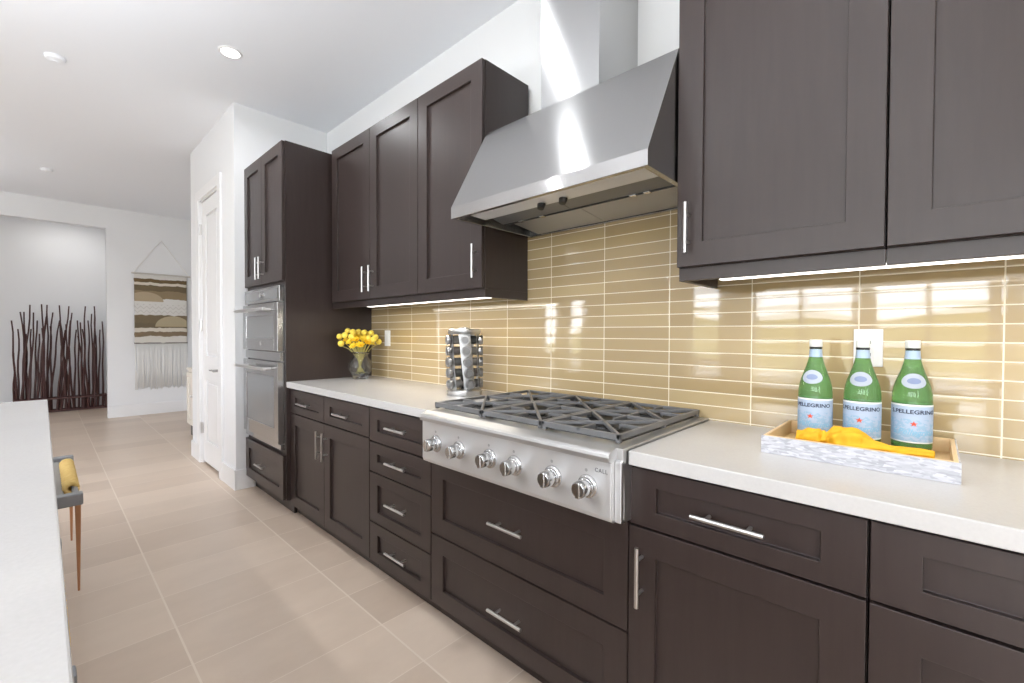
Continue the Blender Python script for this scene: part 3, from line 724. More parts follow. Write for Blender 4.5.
def bottle(x, y, turn, label):
    r = thing('water_bottle', label, 'bottle', (x, y, 0.9242), 'green sparkling water bottles in the tray')
    toc = math.atan2(-y, -x)+turn                # the way its front label faces
    B = Vector((x, y, 0.9242))
    def at(a, z, e): rr = prof_r(z)+e; return B+Vector((rr*math.cos(toc+a), rr*math.sin(toc+a), z))
    g = MB(); g.lathe(BPROF, B, 40, close=False); g.build('glass_body', GLASSG, r, smooth='auto')
    c = MB(); c.lathe([(0, 0.286), (0.0158, 0.284), (0.0165, 0.286), (0.0165, 0.303), (0.0155, 0.305), (0, 0.305)], B, 24); c.build('cap', CAPM, r, smooth='auto')
    c = MB(); c.lathe([(0.0158, 0.278), (0.0160, 0.279), (0.0160, 0.2835), (0.0150, 0.284)], B, 24, close=False); c.build('cap_ring', BLACK, r, smooth='auto')
    f = MB(); f.lathe([(prof_r(z)+0.0005, z) for z in (0.254, 0.260, 0.262, 0.270, 0.277)], B, 24, close=False); f.build('neck_foil', FOIL, r, smooth=True)
    l = MB(); l.lathe([(0.0434, 0.030), (0.0436, 0.031), (0.0436, 0.132), (0.0434, 0.133)], B, 40, close=False); lo = l.build('front_label', LABEL, r, smooth=True)
    # shoulder seal
    def seal(ra, rz, e, m, nm, par):
        s = MB(); z0 = 0.196; rows = []
        for i in range(7):
            rows.append([s.b.verts.new(at(ra*(i/6)*math.cos(2*PI*k/28), z0+rz*(i/6)*math.sin(2*PI*k/28), e)) for k in range(28)] if i else [s.b.verts.new(at(0, z0, e))])
        for k in range(28):
            s.b.faces.new((rows[0][0], rows[1][k], rows[1][(k+1) % 28]))
            for i in range(1, 6): s.b.faces.new((rows[i][k], rows[i+1][k], rows[i+1][(k+1) % 28], rows[i][(k+1) % 28]))
        return s.build(nm, m, par, smooth=True)
    so = seal(0.78, 0.020, 0.0007, OVAL, 'shoulder_seal', r); seal(0.42, 0.008, 0.0011, OVAL_IN, 'seal_print', so)
    def wrap(me, z0, m, nm, e=0.0009):
        off = root_loc(lo)
        for v in me.vertices: v.co = at(v.co.x/0.0436, z0+v.co.y, e)-off
        me.materials.append(m); o = bpy.data.objects.new(nm, me); COL.objects.link(o); o.parent = lo
    wrap(text_mesh('S.PELLEGRINO', 0.0150, 0, 1.10, 0.022), 0.1085, INK, 'brand_lettering', 0.0012)
    wrap(text_mesh('S.Pellegrino', 0.022, 0.35, 0.95, 0.012), 0.052, LINK_, 'script_lettering', 0.0010)
    st = bpy.data.meshes.new('star'); pts = []
    for k in range(10):
        a = PI/2+k*PI/5; q = 0.0078 if k % 2 == 0 else 0.0032; pts.append((q*math.cos(a)*1.15, q*math.sin(a), 0))
    st.from_pydata(pts+[(0, 0, 0)], [], [(k, (k+1) % 10, 10) for k in range(10)]); wrap(st, 0.0815, RED, 'red_star', 0.0014)
bottle(-0.256, 1.590, math.radians(-15), 'green sparkling water bottle standing leftmost in the tray')
bottle(-0.147, 1.610, math.radians(-7), 'green sparkling water bottle standing between the other two, before the outlet')
bottle(-0.0420, 1.645, math.radians(6), 'green sparkling water bottle standing rightmost in the tray')

def cloth_mat():
    m = mat('yellow_cloth', srgb(240, 190, 30), 0.75); n = NT(m)
    n.link(n.mix(n.noise(n.pos(), 40.0, 3.0), srgb(204, 142, 6), srgb(234, 184, 34)), P(m).inputs['Base Color'])
    n.link(n.bump(n.noise(n.pos(), 400.0, 2.0), 0.3, 0.001), P(m).inputs['Normal'])
    return m
CLOTH = cloth_mat()
def napkin():
    r = thing('cloth_napkin', 'knotted yellow cloth lying along the front of the bottle tray', 'cloth', (-0.14, 1.46, 0.925))
    def roll(pts, rad, nm, seed, folds=5, seg=26):
        # smooth the path, then swell and crease the tube like gathered fabric
        P3 = []; R3 = []
        for i in range(len(pts)-1):
            for k in range(8):
                t = k/8; t2 = t*t*(3-2*t)
                P3.append(Vector(pts[i]).lerp(Vector(pts[i+1]), t)); R3.append(rad[i]+(rad[i+1]-rad[i])*t2)
        P3.append(Vector(pts[-1])); R3.append(rad[-1])
        b = MB(); b.tube(P3, R3, seg)
        for i, v in enumerate(b.b.verts):
            ring, k = divmod(i, seg)
            if ring >= len(P3): continue
            c = P3[ring]; d = v.co-c; a = 2*PI*k/seg
            cr = 1+0.15*math.sin(folds*a+ring*0.16+seed)+0.24*noise.noise(v.co*48+Vector((seed, 0, 0)))
            v.co = c+d*cr; v.co.z = max(v.co.z, 0.9245)
        o = b.build(nm, CLOTH, r, smooth=True)
        md = o.modifiers.new('s', 'SUBSURF'); md.levels = 1; md.render_levels = 1
        return o
    roll([(-0.274, 1.440, 0.955), (-0.264, 1.438, 0.957), (-0.243, 1.436, 0.959), (-0.222, 1.436, 0.962), (-0.206, 1.436, 0.962)], [0.006, 0.024, 0.031, 0.027, 0.013], 'gathered_end', 1.0)
    roll([(-0.214, 1.436, 0.962), (-0.200, 1.436, 0.964), (-0.178, 1.436, 0.968), (-0.152, 1.436, 0.966), (-0.126, 1.434, 0.960), (-0.100, 1.426, 0.962), (-0.070, 1.412, 0.964), (-0.036, 1.402, 0.970), (0.006, 1.398, 0.971)],
         [0.011, 0.022, 0.033, 0.036, 0.031, 0.018, 0.012, 0.009, 0.008], 'folded_body', 2.3, 6)
    roll([(-0.208, 1.414, 0.962), (-0.212, 1.436, 0.982), (-0.210, 1.458, 0.963), (-0.208, 1.438, 0.944), (-0.207, 1.418, 0.958)], [0.0075]*5, 'knot', 4.0, 3, 12)
napkin()

# ================================================================== vase and flowers
def clear_glass():
    m = mat('clear_crystal', (0.96, 0.97, 0.97, 1), 0.02); p = P(m)
    p.inputs['Transmission Weight'].default_value = 1.0; p.inputs['IOR'].default_value = 1.45
    n = NT(m); v = n.n('ShaderNodeTexVoronoi'); n.link(n.pos(), v.inputs['Vector']); v.inputs['Scale'].default_value = 60; n.link(n.bump(v.outputs['Distance'], 0.5, 0.01), p.inputs['Normal'])
    return m
CRYSTAL = clear_glass()
VX, VY, VZ = -3.02, 1.590, 0.9145
def vase():
    r = thing('glass_vase', 'clear glass urn vase of yellow flowers in the counter corner', 'vase', (VX, VY, VZ))
    out = [(0.0, 0.0), (0.052, 0.0), (0.055, 0.006), (0.050, 0.014), (0.060, 0.030), (0.078, 0.065), (0.084, 0.095), (0.076, 0.125), (0.056, 0.150), (0.050, 0.163), (0.058, 0.182), (0.072, 0.195)]
    inn = [(0.069, 0.195), (0.054, 0.182), (0.046, 0.163), (0.052, 0.150), (0.072, 0.125), (0.080, 0.095), (0.074, 0.065), (0.056, 0.032), (0.0, 0.022)]
    b = MB(); b.lathe(out+inn, (VX, VY, VZ), 40, close=False); b.build('glass_body', CRYSTAL, r, smooth=True)
    # cut facets as little raised beads around the belly
    for k in range(0): pass
vase()
YEL = mat('yellow_flower', srgb(254, 226, 70), 0.7); YEL2 = mat('deep_yellow_petal', srgb(252, 212, 44), 0.6); STEM = mat('green_yellow_stem', srgb(206, 196, 120), 0.6)
def flower_ball_mat():
    m = mat('yellow_button_flower', srgb(248, 214, 60), 0.75); n = NT(m); tc = n.pos()
    v = n.n('ShaderNodeTexVoronoi'); n.link(tc, v.inputs['Vector']); v.inputs['Scale'].default_value = 220
    n.link(n.mix(v.outputs['Distance'], srgb(255, 238, 120), srgb(250, 214, 60)), P(m).inputs['Base Color'])
    n.link(n.bump(v.outputs['Distance'], 0.6, 0.004), P(m).inputs['Normal']); return m
BALL = flower_ball_mat()
def flowers():
    vd = Vector((VX, VY, 0)).normalized(); rt = Vector((-vd.y, vd.x, 0))*-1      # across the view: +right
    rt = Vector((vd.y, -vd.x, 0)); base = Vector((VX, VY, VZ+0.03)); neck = Vector((VX, VY, VZ+0.165))
    # (right, up from counter, depth) of each button flower, read off the bouquet's outline
    bt = [(-.140, .305, .0), (-.130, .255, -.03), (-.085, .345, .02), (-.050, .338, -.02), (-.012, .340, .02), (.028, .335, -.01), (.050, .322, .03), (.075, .332, .0), (.105, .302, -.02), (.128, .268, .01),
          (-.105, .315, -.04), (-.060, .305, -.05), (.055, .295, -.05), (.088, .285, -.05), (-.030, .312, .05), (.010, .318, .05)]
    for i, (a, h, d) in enumerate(bt):
        c = Vector((VX, VY, VZ+h))+rt*a+vd*d; c.x = max(c.x, -3.115)
        r = thing('button_flower', 'round yellow button flower on a stem in the glass vase', 'flower', (VX, VY, VZ+0.03), 'yellow button flowers in the vase')
        b = MB(); b.ball(c, 0.0215, 3, 0.08, i); b.build('flower_head', BALL, r, smooth=True)
        q = neck+rt*a*0.22+vd*d*0.3; f = base+rt*(-a*0.25)+vd*(-d*0.25)
        s = MB(); s.tube([f, (f+q)/2+rt*a*0.02, q, q.lerp(c, 0.5)+Vector((0, 0, 0.008)), c-Vector((0, 0, 0.015))], 0.0022, 6); s.build('stem', STEM, r, smooth=True)
    op = [(-.070, .265, -.05), (-.028, .280, -.06), (.015, .285, -.055), (.045, .262, -.06), (-.045, .238, -.06), (.0, .245, -.075), (.075, .258, -.03), (-.095, .280, -.01), (.03, .298, .0), (-.02, .300, .0)]
    for i, (a, h, d) in enumerate(op):
        c = Vector((VX, VY, VZ+h))+rt*a+vd*d; c.x = max(c.x, -3.105)
        r = thing('open_flower', 'open yellow flower with long petals in the middle of the glass vase', 'flower', (VX, VY, VZ+0.03), 'open yellow flowers in the vase')
        ax = (c-neck).normalized(); u = ax.orthogonal().normalized(); w = ax.cross(u)
        b = MB()
        for ring, (n, tilt, ln) in enumerate(((7, 0.95, 0.036), (6, 0.55, 0.034), (4, 0.2, 0.028))):
            for k in range(n):
                an = 2*PI*k/n+ring*0.4+i; ou = u*math.cos(an)+w*math.sin(an); sd = ax.cross(ou)
                p0 = c-ax*0.012; p1 = p0+(ou*math.sin(tilt)*0.55+ax*math.cos(tilt)*0.75)*ln; p2 = p0+(ou*math.sin(tilt)+ax*math.cos(tilt))*ln*1.05
                v = [b.b.verts.new(x) for x in (p0-sd*0.003, p0+sd*0.003, p1+sd*0.010, p2+sd*0.004, p2-sd*0.004, p1-sd*0.010)]
                b.b.faces.new(v[0:3]+[v[5]]); b.b.faces.new((v[2], v[3], v[4], v[5]))
        o = b.build('petals', YEL2 if i % 2 else YEL, r)
        sm = o.modifiers.new('t', 'SOLIDIFY'); sm.thickness = 0.0012
        q = neck+rt*a*0.22+vd*d*0.3; f = base+rt*(-a*0.3)+vd*(-d*0.2)
        s = MB(); s.tube([f, (f+q)/2, q, c-ax*0.01], 0.0026, 6); s.build('stem', STEM, r, smooth=True)
flowers()

# ================================================================== spice rack
def spice_rack():
    cx, cy, z0 = -1.855, 1.582, 0.9145
    r = thing('spice_rack', 'round chrome rotating spice rack standing left of the range top', 'spice rack', (cx, cy, z0))
    b = MB(); b.lathe([(0, 0), (0.094, 0), (0.095, 0.004), (0.095, 0.024), (0.088, 0.030), (0, 0.030)], (cx, cy, z0), 40); b.build('base', RACKM, r, smooth='auto')
    b = MB(); b.lathe([(0, 0), (0.086, 0), (0.089, 0.004), (0.089, 0.024), (0.085, 0.028), (0.03, 0.032), (0, 0.032)], (cx, cy, z0+0.325), 40); tp = b.build('top_disc', RACKM, r, smooth='auto')
    b = MB(); b.lathe([(0.030, 0.031), (0.028, 0.036), (0.014, 0.040), (0, 0.041)], (cx, cy, z0+0.325), 20, close=False); b.build('finial', RACKM, tp, smooth='auto')
    b = MB(); b.tube([(cx, cy, z0+0.03), (cx, cy, z0+0.326)], 0.018, 16); b.build('column', BLACK, r, smooth='auto')
    toc = math.atan2(-cy, -cx); H = 0.295; names = ['topmost', 'second from the top', 'middle', 'second from the bottom', 'lowest']
    SP = [srgb(96, 94, 90), srgb(120, 116, 110), srgb(84, 84, 80), srgb(108, 100, 94), srgb(134, 130, 124)]
    spm = [mat('dried_spice', c, 0.8) for c in SP]
    cols = [(math.radians(12), 'facing the room'), (math.radians(-66), 'facing the vase'), (math.radians(90), 'facing the range top'), (math.radians(168), 'facing the tile')]
    first = True
    for ci, (a0, where) in enumerate(cols):
        # a chrome ribbon that leans round the column and carries the jar necks
        tw = lambda t: toc+a0+math.radians(24)*(0.5-t)*-1
        s = MB(); rows = []
        for i in range(25):
            t = i/24; z = z0+0.028+H*t+0.003; am = tw(1-t)
            row = []
            for j in range(7):
                a = am+math.radians(-23+46*j/6); row.append((s.b.verts.new((cx+0.078*math.cos(a), cy+0.078*math.sin(a), z)), s.b.verts.new((cx+0.075*math.cos(a), cy+0.075*math.sin(a), z))))
            rows.append(row)
        for i in range(24):
            for j in range(6):
                s.b.faces.new([rows[i][j][0], rows[i][j+1][0], rows[i+1][j+1][0], rows[i+1][j][0]]); s.b.faces.new([rows[i][j][1], rows[i+1][j][1], rows[i+1][j+1][1], rows[i][j+1][1]])
            for j in (0, 6): s.b.faces.new([rows[i][j][0], rows[i+1][j][0], rows[i+1][j][1], rows[i][j][1]])
        s.build('jar_holder', HOLDM, r, smooth='auto')
        if ci == 3: continue
        for k in range(5):
            t = (k+0.5)/5; z = z0+0.03+H*(1-t); a = tw(t); d = Vector((math.cos(a), math.sin(a), 0)); c = Vector((cx, cy, z))
            j = thing('spice_jar', 'steel-lidded spice jar, %s in the rack column %s' % (names[k], where), 'spice jar', c+d*0.05, 'spice jars in the chrome rack')
            g = MB(); g.lathe([(0, 0.024), (0.021, 0.024), (0.0225, 0.027), (0.0225, 0.068), (0.018, 0.076), (0.018, 0.082)], c, 24, d); g.build('jar_body', spm[(k*2+ci) % 5], j, smooth='auto')
            g = MB(); g.lathe([(0.024, 0.080), (0.0255, 0.081), (0.0255, 0.098), (0.024, 0.100), (0.019, 0.100), (0.018, 0.0985), (0, 0.0985)], c, 28, d); lo = g.build('lid', LIDM, j, smooth='auto')
            g = MB(); g.lathe([(0, 0.0986), (0.0175, 0.0986), (0.016, 0.1008), (0, 0.1014)], c, 24, d); g.build('lid_top', LIDTOP, lo, smooth='auto')
spice_rack()

# ================================================================== island and stools
MB().box(-3.154, 0.20, -1.10, 0.018, 0.874, 0.914).build('island_countertop', QUARTZ, bevel=0.003)
tag(bpy.data.objects['island_countertop'], 'long white island top along the left edge', 'countertop')
def island():
    r = thing('kitchen_island', 'white panelled kitchen island under the long white top at the left', 'island', (-1.4, -0.72, 0))
    MB().box(-3.02, 0.12, -1.05, -0.42, 0.09, 0.8735).build('body', TRIM, r, bevel=0.001)
    MB().box(-2.96, 0.08, -0.99, -0.48, 0, 0.09).build('toe_kick', TRIM, r)
    for i in range(5):
        a = -3.02+i*0.628; pm = MB().shaker(a+0.01, a+0.618, 0.11, 0.86, 0.0, 0.0195)
        for v in pm.b.verts: v.co.y = -0.40-v.co.y
        pm.build('end_panel', TRIM, r, bevel=0.001)
island()
GREYM = mat('grey_metal_frame', srgb(146, 148, 152), 0.4, 0.3); ROPE = None
def rope_mat():
    m = mat('yellow_rope', srgb(226, 182, 96), 0.8); n = NT(m)
    n.link(n.mix(n.noise(n.pos(), 60.0, 3.0), srgb(222, 180, 96), srgb(250, 222, 150)), P(m).inputs['Base Color']); return m
ROPE = rope_mat(); OAK = mat('tan_wood', srgb(186, 132, 92), 0.5); SEATF = mat('grey_seat_fabric', srgb(150, 148, 144), 0.9)
def stool(ox, oy, rz, label):
    """low seat: grey metal frame, rope wound along its outer rail, tapered wooden legs"""
    r = thing('stool', label, 'stool', (0, 0, 0), 'stools tucked under the island')
    L, D, zt = 0.90, 0.34, 0.50
    f = MB()
    f.box(0.0, 0.05, -D, 0.0, zt-0.055, zt); f.box(-L, -L+0.05, -D, 0.0, zt-0.055, zt); f.box(-L, 0.05, -D-0.05, -D, zt-0.055, zt)
    f.tube([(-L+0.04, -0.022, zt-0.022), (0.01, -0.022, zt-0.022)], 0.012, 10)
    f.build('frame', GREYM, r, bevel=0.006)
    q = MB(); n = 300; pts = []
    for i in range(n+1):
        t = i/n; a = 2*PI*26*t; pts.append((-L+0.16+(L-0.29)*t, -0.034+0.021*math.cos(a), zt-0.018+0.021*math.sin(a)))
    q.tube(pts, 0.011, 6); o = q.build('rope_winding', ROPE, r, smooth=True); o['label'] = 'yellow rope wound round the rail'
    MB().box(-L+0.06, -0.01, -D, -0.06, zt-0.05, zt-0.02).build('seat', SEATF, r, bevel=0.008)
    for (x, y) in ((-0.075, -0.014), (-L+0.075, -0.014), (-0.075, -D+0.02), (-L+0.075, -D+0.02)):
        g = MB(); g.b.verts
        w0, w1 = 0.016, 0.006
        t = [g.b.verts.new((x+a*w0, y+c*w0*0.7, zt-0.054)) for a, c in ((-1, -1), (1, -1), (1, 1), (-1, 1))]; u = [g.b.verts.new((x+a*w1, y+c*w1*0.7, 0.0)) for a, c in ((-1, -1), (1, -1), (1, 1), (-1, 1))]
        g.b.faces.new(t); g.b.faces.new(u[::-1])
        for k in range(4): g.b.faces.new((t[k], u[k], u[(k+1) % 4], t[(k+1) % 4]))
        g.build('leg', OAK, r, bevel=0.002)['label'] = 'tapered wooden leg'
    r.location = (ox, oy, 0); r.rotation_euler = (0, 0, rz)
    return r
s1 = stool(-2.90, 0.127, 0.0, 'grey stool with yellow rope edging poking out past the far half of the island top')
s2 = copy_thing(s1, (-1.39, 0.0465, 0), 'grey stool almost wholly hidden under the near part of the island top', 0.004)

# ================================================================== hall: hanging, sticks, console
def weave_mat():
    m = mat('woven_wool', srgb(226, 222, 214), 0.9); n = NT(m); x, y, z = n.xyz(n.pos())
    t = n.math('DIVIDE', n.math('SUBTRACT', z, 1.08), 1.02)          # 0 at the lower rod, 1 at the top
    w = n.math('DIVIDE', n.math('SUBTRACT', y, 0.955), 0.64)
    wob = n.math('ADD', t, n.math('MULTIPLY', n.math('SUBTRACT', n.noise(n.scale(n.pos(), (1, 3, 1)), 3.0, 2.0), 0.5), 0.05))
    rp = n.n('ShaderNodeValToRGB'); rp.color_ramp.interpolation = 'CONSTANT'
    st = [(0.0, (226, 222, 214)), (0.10, (140, 122, 98)), (0.17, (222, 214, 200)), (0.23, (118, 106, 84)), (0.30, (126, 112, 88)), (0.42, (232, 230, 226)), (0.60, (232, 230, 226)), (0.66, (150, 132, 104)), (0.78, (116, 102, 78)), (0.86, (224, 216, 200)), (0.90, (116, 98, 68)), (0.95, (228, 225, 220))]
    e = rp.color_ramp.elements
    e[0].position = st[0][0]; e[0].color = srgb(*st[0][1]); e[1].position = st[1][0]; e[1].color = srgb(*st[1][1])
    for p_, c_ in st[2:]:
        q = e.new(p_); q.color = srgb(*c_)
    n.link(wob, rp.inputs[0])
    # sandy mound in each brown band
    def mound(c0, zc, hh, ww):
        dx = n.math('DIVIDE', n.math('SUBTRACT', w, c0), ww); dz = n.math('DIVIDE', n.math('SUBTRACT', t, zc), hh)
        d = n.math('ADD', n.math('MULTIPLY', dx, dx), n.math('MULTIPLY', dz, dz))
        return n.math('MULTIPLY', n.math('LESS_THAN', d, 1.0), n.math('GREATER_THAN', t, zc))
    c = n.mix(mound(0.2, 0.62, 0.14, 0.34), rp.outputs[0], srgb(186, 168, 140))
    c = n.mix(mound(0.72, 0.25, 0.16, 0.34), c, srgb(184, 170, 140))
    zg = n.math('MULTIPLY', n.math('ABSOLUTE', n.math('SUBTRACT', n.math('FRACT', n.math('MULTIPLY', w, 9.0)), 0.5)), 0.08)
    zd = n.math('ABSOLUTE', n.math('SUBTRACT', n.math('FRACT', n.math('DIVIDE', n.math('SUBTRACT', n.math('SUBTRACT', t, zg), 0.42), 0.06)), 0.5))
    zz = n.math('MULTIPLY', n.math('LESS_THAN', zd, 0.10), n.math('MULTIPLY', n.math('GREATER_THAN', t, 0.44), n.math('LESS_THAN', t, 0.58)))
    c = n.mix(n.math('MULTIPLY', zz, 0.6), c, srgb(196, 192, 186))
    yarn = n.math('MULTIPLY_ADD', n.math('SINE', n.math('MULTIPLY', z, 420.0)), 0.5, 0.5)
    n.link(c, P(m).inputs['Base Color']); n.link(n.bump(n.math('ADD', yarn, n.noise(n.pos(), 60.0, 2.0)), 0.6, 0.01), P(m).inputs['Normal'])
    return m
WOOL = mat('white_wool', srgb(242, 241, 238), 0.9); WEAVE = weave_mat(); ROD = mat('pale_dowel', srgb(206, 200, 192), 0.6)
def hanging():
    y0, y1 = 0.955, 1.595; X = AX
    r = thing('wall_hanging', 'woven wool wall hanging with brown bands and white fringe on the far wall', 'wall hanging', (X+0.02, (y0+y1)/2, 1.08))
    b = MB(); b.tube([(X+0.03, y0-0.03, 2.13), (X+0.03, y1+0.05, 2.13)], 0.011, 10); b.build('rod', ROD, r, smooth='auto')
    c = MB(); c.tube([(X+0.03, y0-0.01, 2.135), (X+0.012, 1.285, 2.66), (X+0.03, y1+0.03, 2.135)], 0.006, 6); c.build('hanging_cord', WOOL, r)
    w = MB(); ny, nz = 40, 60; V = []
    for i in range(nz+1):
        row = []
        for j in range(ny+1):
            y = y0+(y1-y0)*j/ny; z = 1.08+(2.12-1.08)*i/nz
            t = i/nz; puff = 0.012 if (0.1 < t < 0.2 or 0.42 < t < 0.62 or t > 0.9) else 0.0
            row.append(w.b.verts.new((X+0.026+puff*abs(math.sin(j*1.3+i*0.4))+0.006*noise.noise(Vector((y*12, z*12, 0))), y, z)))
        V.append(row)
    for i in range(nz):
        for j in range(ny): w.b.faces.new((V[i][j], V[i][j+1], V[i+1][j+1], V[i+1][j]))
    o = w.build('woven_panel', WEAVE, r, smooth=True); md = o.modifiers.new('t', 'SOLIDIFY'); md.thickness = 0.012; md.offset = -1
    b = MB(); b.tube([(X+0.03, y0-0.005, 1.085), (X+0.03, y1+0.005, 1.085)], 0.012, 8); b.build('lower_rod', mat('grey_yarn', srgb(140, 134, 128), 0.9), r)
    f = MB(); rnd = random.Random(3)
    for k in range(58):
        y = y0+0.005+(y1-y0-0.01)*k/57; e = rnd.uniform(-0.03, 0.03)
        f.tube([(X+0.03, y, 1.08), (X+0.03+rnd.uniform(-0.006, 0.01), y+rnd.uniform(-0.006, 0.006), 0.75), (X+0.028, y+rnd.uniform(-0.008, 0.008), 0.40+e)], [0.005, 0.0055, 0.0045], 5)
    o = f.build('fringe', WOOL, r, smooth=True)
hanging()

STICK = mat('dark_red_brown_branch', srgb(70, 36, 32), 0.55)
def stick_screen():
    r = thing('stick_screen', 'floor screen of upright dark branches standing in the far alcove', 'screen', (-9.95, 0.2, 0))
    # (depth, foot y, tip y, tip height) of each branch
    S_ = [(-9.9, -0.256, -0.301, 1.415), (-9.93, -0.248, -0.233, 1.289), (-9.96, -0.132, -0.206, 1.547), (-9.99, -0.205, -0.168, 1.549), (-9.9, -0.23, -0.107, 1.655), (-9.93, -0.142, -0.069, 1.542), (-9.96, -0.146, -0.102, 1.291), (-9.99, -0.08, -0.047, 1.423), (-9.9, 0.02, 0.016, 1.67), (-9.93, -0.063, 0.068, 1.665), (-9.96, 0.057, 0.071, 1.572), (-9.99, 0.029, 0.127, 1.552), (-9.9, 0.268, 0.191, 1.664), (-9.93, 0.073, 0.193, 1.427), (-9.96, 0.17, 0.302, 1.657), (-9.99, 0.314, 0.205, 1.414), (-9.9, 0.205, 0.342, 1.551), (-9.93, 0.346, 0.266, 1.309), (-9.96, 0.352, 0.378, 1.286), (-9.99, 0.407, 0.409, 1.434), (-9.9, 0.516, 0.459, 1.296), (-9.93, 0.46, 0.49, 1.664), (-9.96, 0.524, 0.53, 1.436), (-9.99, 0.58, 0.567, 1.546), (-9.9, 0.593, 0.596, 1.668), (-9.93, 0.622, 0.602, 1.586), (-9.96, 0.629, 0.67, 1.289), (-9.99, 0.691, 0.703, 1.425), (-9.9, -0.014, 0.05, 1.482), (-9.93, 0.197, 0.255, 1.279), (-9.96, 0.255, 0.278, 1.37), (-9.99, 0.496, 0.412, 1.189), (-9.9, 0.289, 0.309, 1.43), (-9.93, -0.295, -0.278, 0.935), (-9.96, -0.052, -0.023, 1.218), (-9.99, 0.102, 0.1, 1.337), (-9.9, 0.159, 0.232, 1.16), (-9.93, 0.442, 0.44, 1.403), (-9.96, 0.556, 0.618, 1.189), (-9.99, -0.172, -0.152, 1.218), (-9.9, 0.037, 0.018, 1.306)]
    rnd = random.Random(5)
    for i, (X, fy, ty, tz) in enumerate(S_):
        T = Vector((X, ty, tz)); B = Vector((X, fy, 0.03))
        pts = []; n = 9; ph = rnd.uniform(0, 6)
        for k in range(n):
            q = B.lerp(T, k/(n-1)); q.y += 0.007*math.sin(k*1.5+ph)*(0.3+k/(n-1)); q.x += 0.008*math.cos(k*1.9+ph); pts.append(q)
        m = MB(); m.tube(pts, [0.0150-0.0065*k/(n-1) for k in range(n)], 7); m.build('branch', STICK, r, smooth='auto')
    y0, y1 = -0.30, 0.735; f = MB()
    for z in (0.025, 0.215):
        for X in (-9.87, -10.03): f.box(X-0.012, X+0.012, y0, y1, z-0.014, z+0.014)
        for y in (y0+0.012, y1-0.012): f.box(-10.03, -9.87, y-0.012, y+0.012, z-0.018, z+0.018)
    for y in (y0+0.012, y1-0.012):
        for X in (-9.87, -10.03): f.box(X-0.012, X+0.012, y-0.012, y+0.012, 0.03, 0.215)
    f.build('base_frame', STICK, r)
stick_screen()

CONS = mat('cream_painted_wood', srgb(228, 222, 212), 0.5); DARKPL = mat('dark_grey_plinth', srgb(92, 86, 80), 0.6)
def console():
    x0, x1, y0, y1 = -6.60, -5.90, 1.228, 1.655
    r = thing('sideboard', 'cream sideboard peeking out from behind the white pantry wall', 'sideboard', ((x0+x1)/2, (y0+y1)/2, 0))
    MB().box(x0, x1, y0, y1, 0.13, 0.79).build('body', CONS, r, bevel=0.004)
    MB().box(x0-0.015, x1+0.015, y0-0.015, y1, 0.79, 0.82).build('top', CONS, r, bevel=0.003)
    MB().box(x0+0.02, x1-0.02, y0+0.02, y1-0.02, 0, 0.13).build('plinth', DARKPL, r)
    for i in range(2):
        a = x0+0.01+i*(x1-x0)/2; d = MB().shaker(a, a+(x1-x0)/2-0.02, 0.15, 0.77, y0-0.018, 0.018, 0.06, 0.06).build('door', CONS, r, bevel=0.002)
        k = MB(); k.ball((a+(0.29 if i == 0 else 0.03), y0-0.03, 0.5), 0.014, 2); k.build('knob', NICKEL, d, smooth=True)
console()

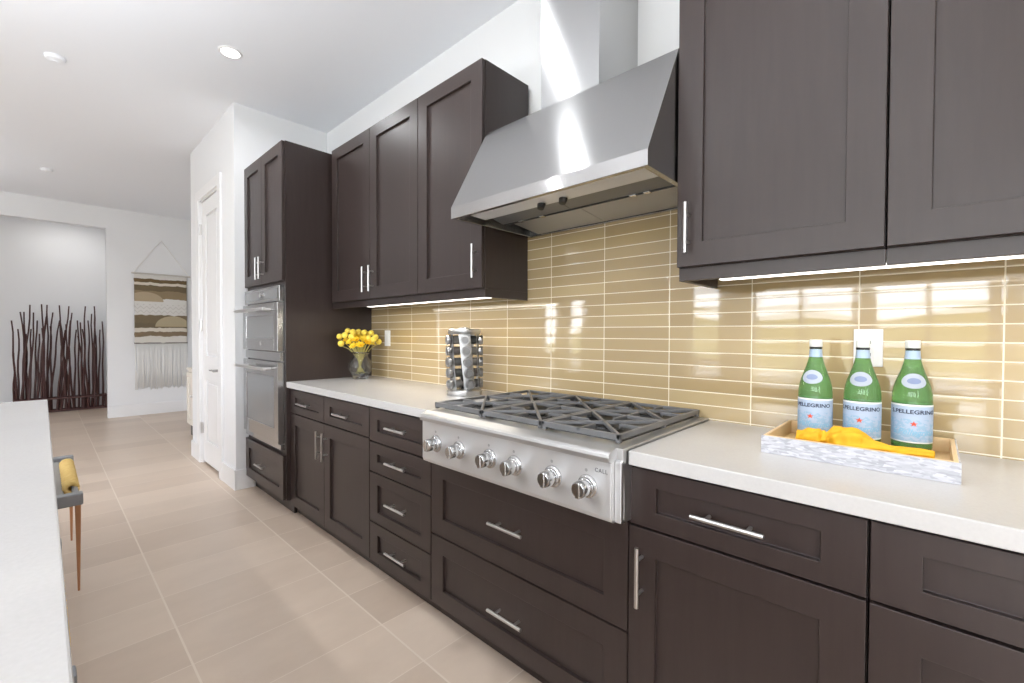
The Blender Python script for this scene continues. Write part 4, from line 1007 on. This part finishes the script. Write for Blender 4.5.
# ================================================================== ceiling fittings
def downlight(x, y, label, z=CEIL):
    r = thing('recessed_light', label, 'ceiling light', (x, y, z), 'recessed ceiling lights')
    b = MB(); b.lathe([(0.052, -0.001), (0.052, -0.005), (0.062, -0.007), (0.068, -0.004), (0.069, 0.0)], (x, y, z), 36, close=False); b.build('trim_ring', TRIM, r, smooth='auto')
    b = MB(); b.lathe([(0, -0.003), (0.052, -0.003), (0.052, -0.001), (0, -0.001)], (x, y, z), 36, close=False); b.build('diffuser', CANGLOW, r)
CL = ['lit recessed ceiling light before the white pantry wall', 'lit recessed ceiling light in front of the range hood', 'lit recessed ceiling light in front of the right upper cabinets',
      'lit recessed ceiling light over the far end of the island', 'lit recessed ceiling light over the middle of the island', 'lit recessed ceiling light over the near end of the island',
      'lit recessed ceiling light in the passage beyond the island', 'lit recessed ceiling light before the stick screen alcove',
      'lit recessed ceiling light right of the island', 'lit recessed ceiling light near the rear windows, beyond the far end of the island', 'lit recessed ceiling light near the rear windows, behind the camera', 'lit recessed ceiling light near the small rear windows']
downlight(CANS[0][0], CANS[0][1], CL[0])
for (x, y), l in list(zip(CANS, CL))[1:]: downlight(x, y, l)
downlight(-9.7, 0.25, 'lit recessed light in the ceiling of the stick screen alcove')
PW = mat('white_opal_bowl', srgb(240, 238, 234), 0.4)
for (x, y), w in zip(ADDED_UPLIGHTS, ('over the far part of the island', 'over the middle of the island', 'over the near part of the island', 'in the passage past the island')):  # added out-of-frame bowls around the ceiling uplights
    r = thing('added_uplight', 'added white bowl uplight, out of view, hanging %s' % w, 'pendant light', (x, y, 1.72), 'added white bowl uplights')
    b = MB(); b.lathe([(0, 1.72), (0.10, 1.725), (0.17, 1.755), (0.205, 1.815), (0.20, 1.816), (0.165, 1.762), (0.098, 1.735), (0, 1.73)], (x, y, 0), 40, close=False); b.build('bowl', PW, r, smooth='auto')
    b = MB(); b.tube([(x, y, 1.73), (x, y, CEIL-0.02)], 0.006, 8); b.build('stem', NICKEL, r)
    b = MB(); b.lathe([(0, -0.022), (0.055, -0.02), (0.06, 0), (0, 0)], (x, y, CEIL-0.0005), 28); b.build('canopy', NICKEL, r, smooth='auto')
def detector(x, y, label, rad):
    r = thing('smoke_detector', label, 'smoke detector', (x, y, CEIL), 'smoke detectors on the ceiling')
    b = MB(); b.lathe([(rad, 0.0), (rad, -0.008), (rad*0.9, -0.022), (rad*0.6, -0.028), (0, -0.029)], (x, y, CEIL-0.0005), 32, close=False); b.build('housing', CEILM, r, smooth='auto')
    b = MB(); b.lathe([(rad*0.35, -0.027), (rad*0.33, -0.033), (0, -0.034)], (x, y, CEIL-0.0005), 24, close=False); b.build('test_button', CEILM, r, smooth='auto')
detector(-4.19, 0.08, 'white round smoke detector on the ceiling nearer the camera, left of the lit downlight', 0.052)
detector(-7.12, 0.06, 'white round smoke detector far down the hall ceiling', 0.05)
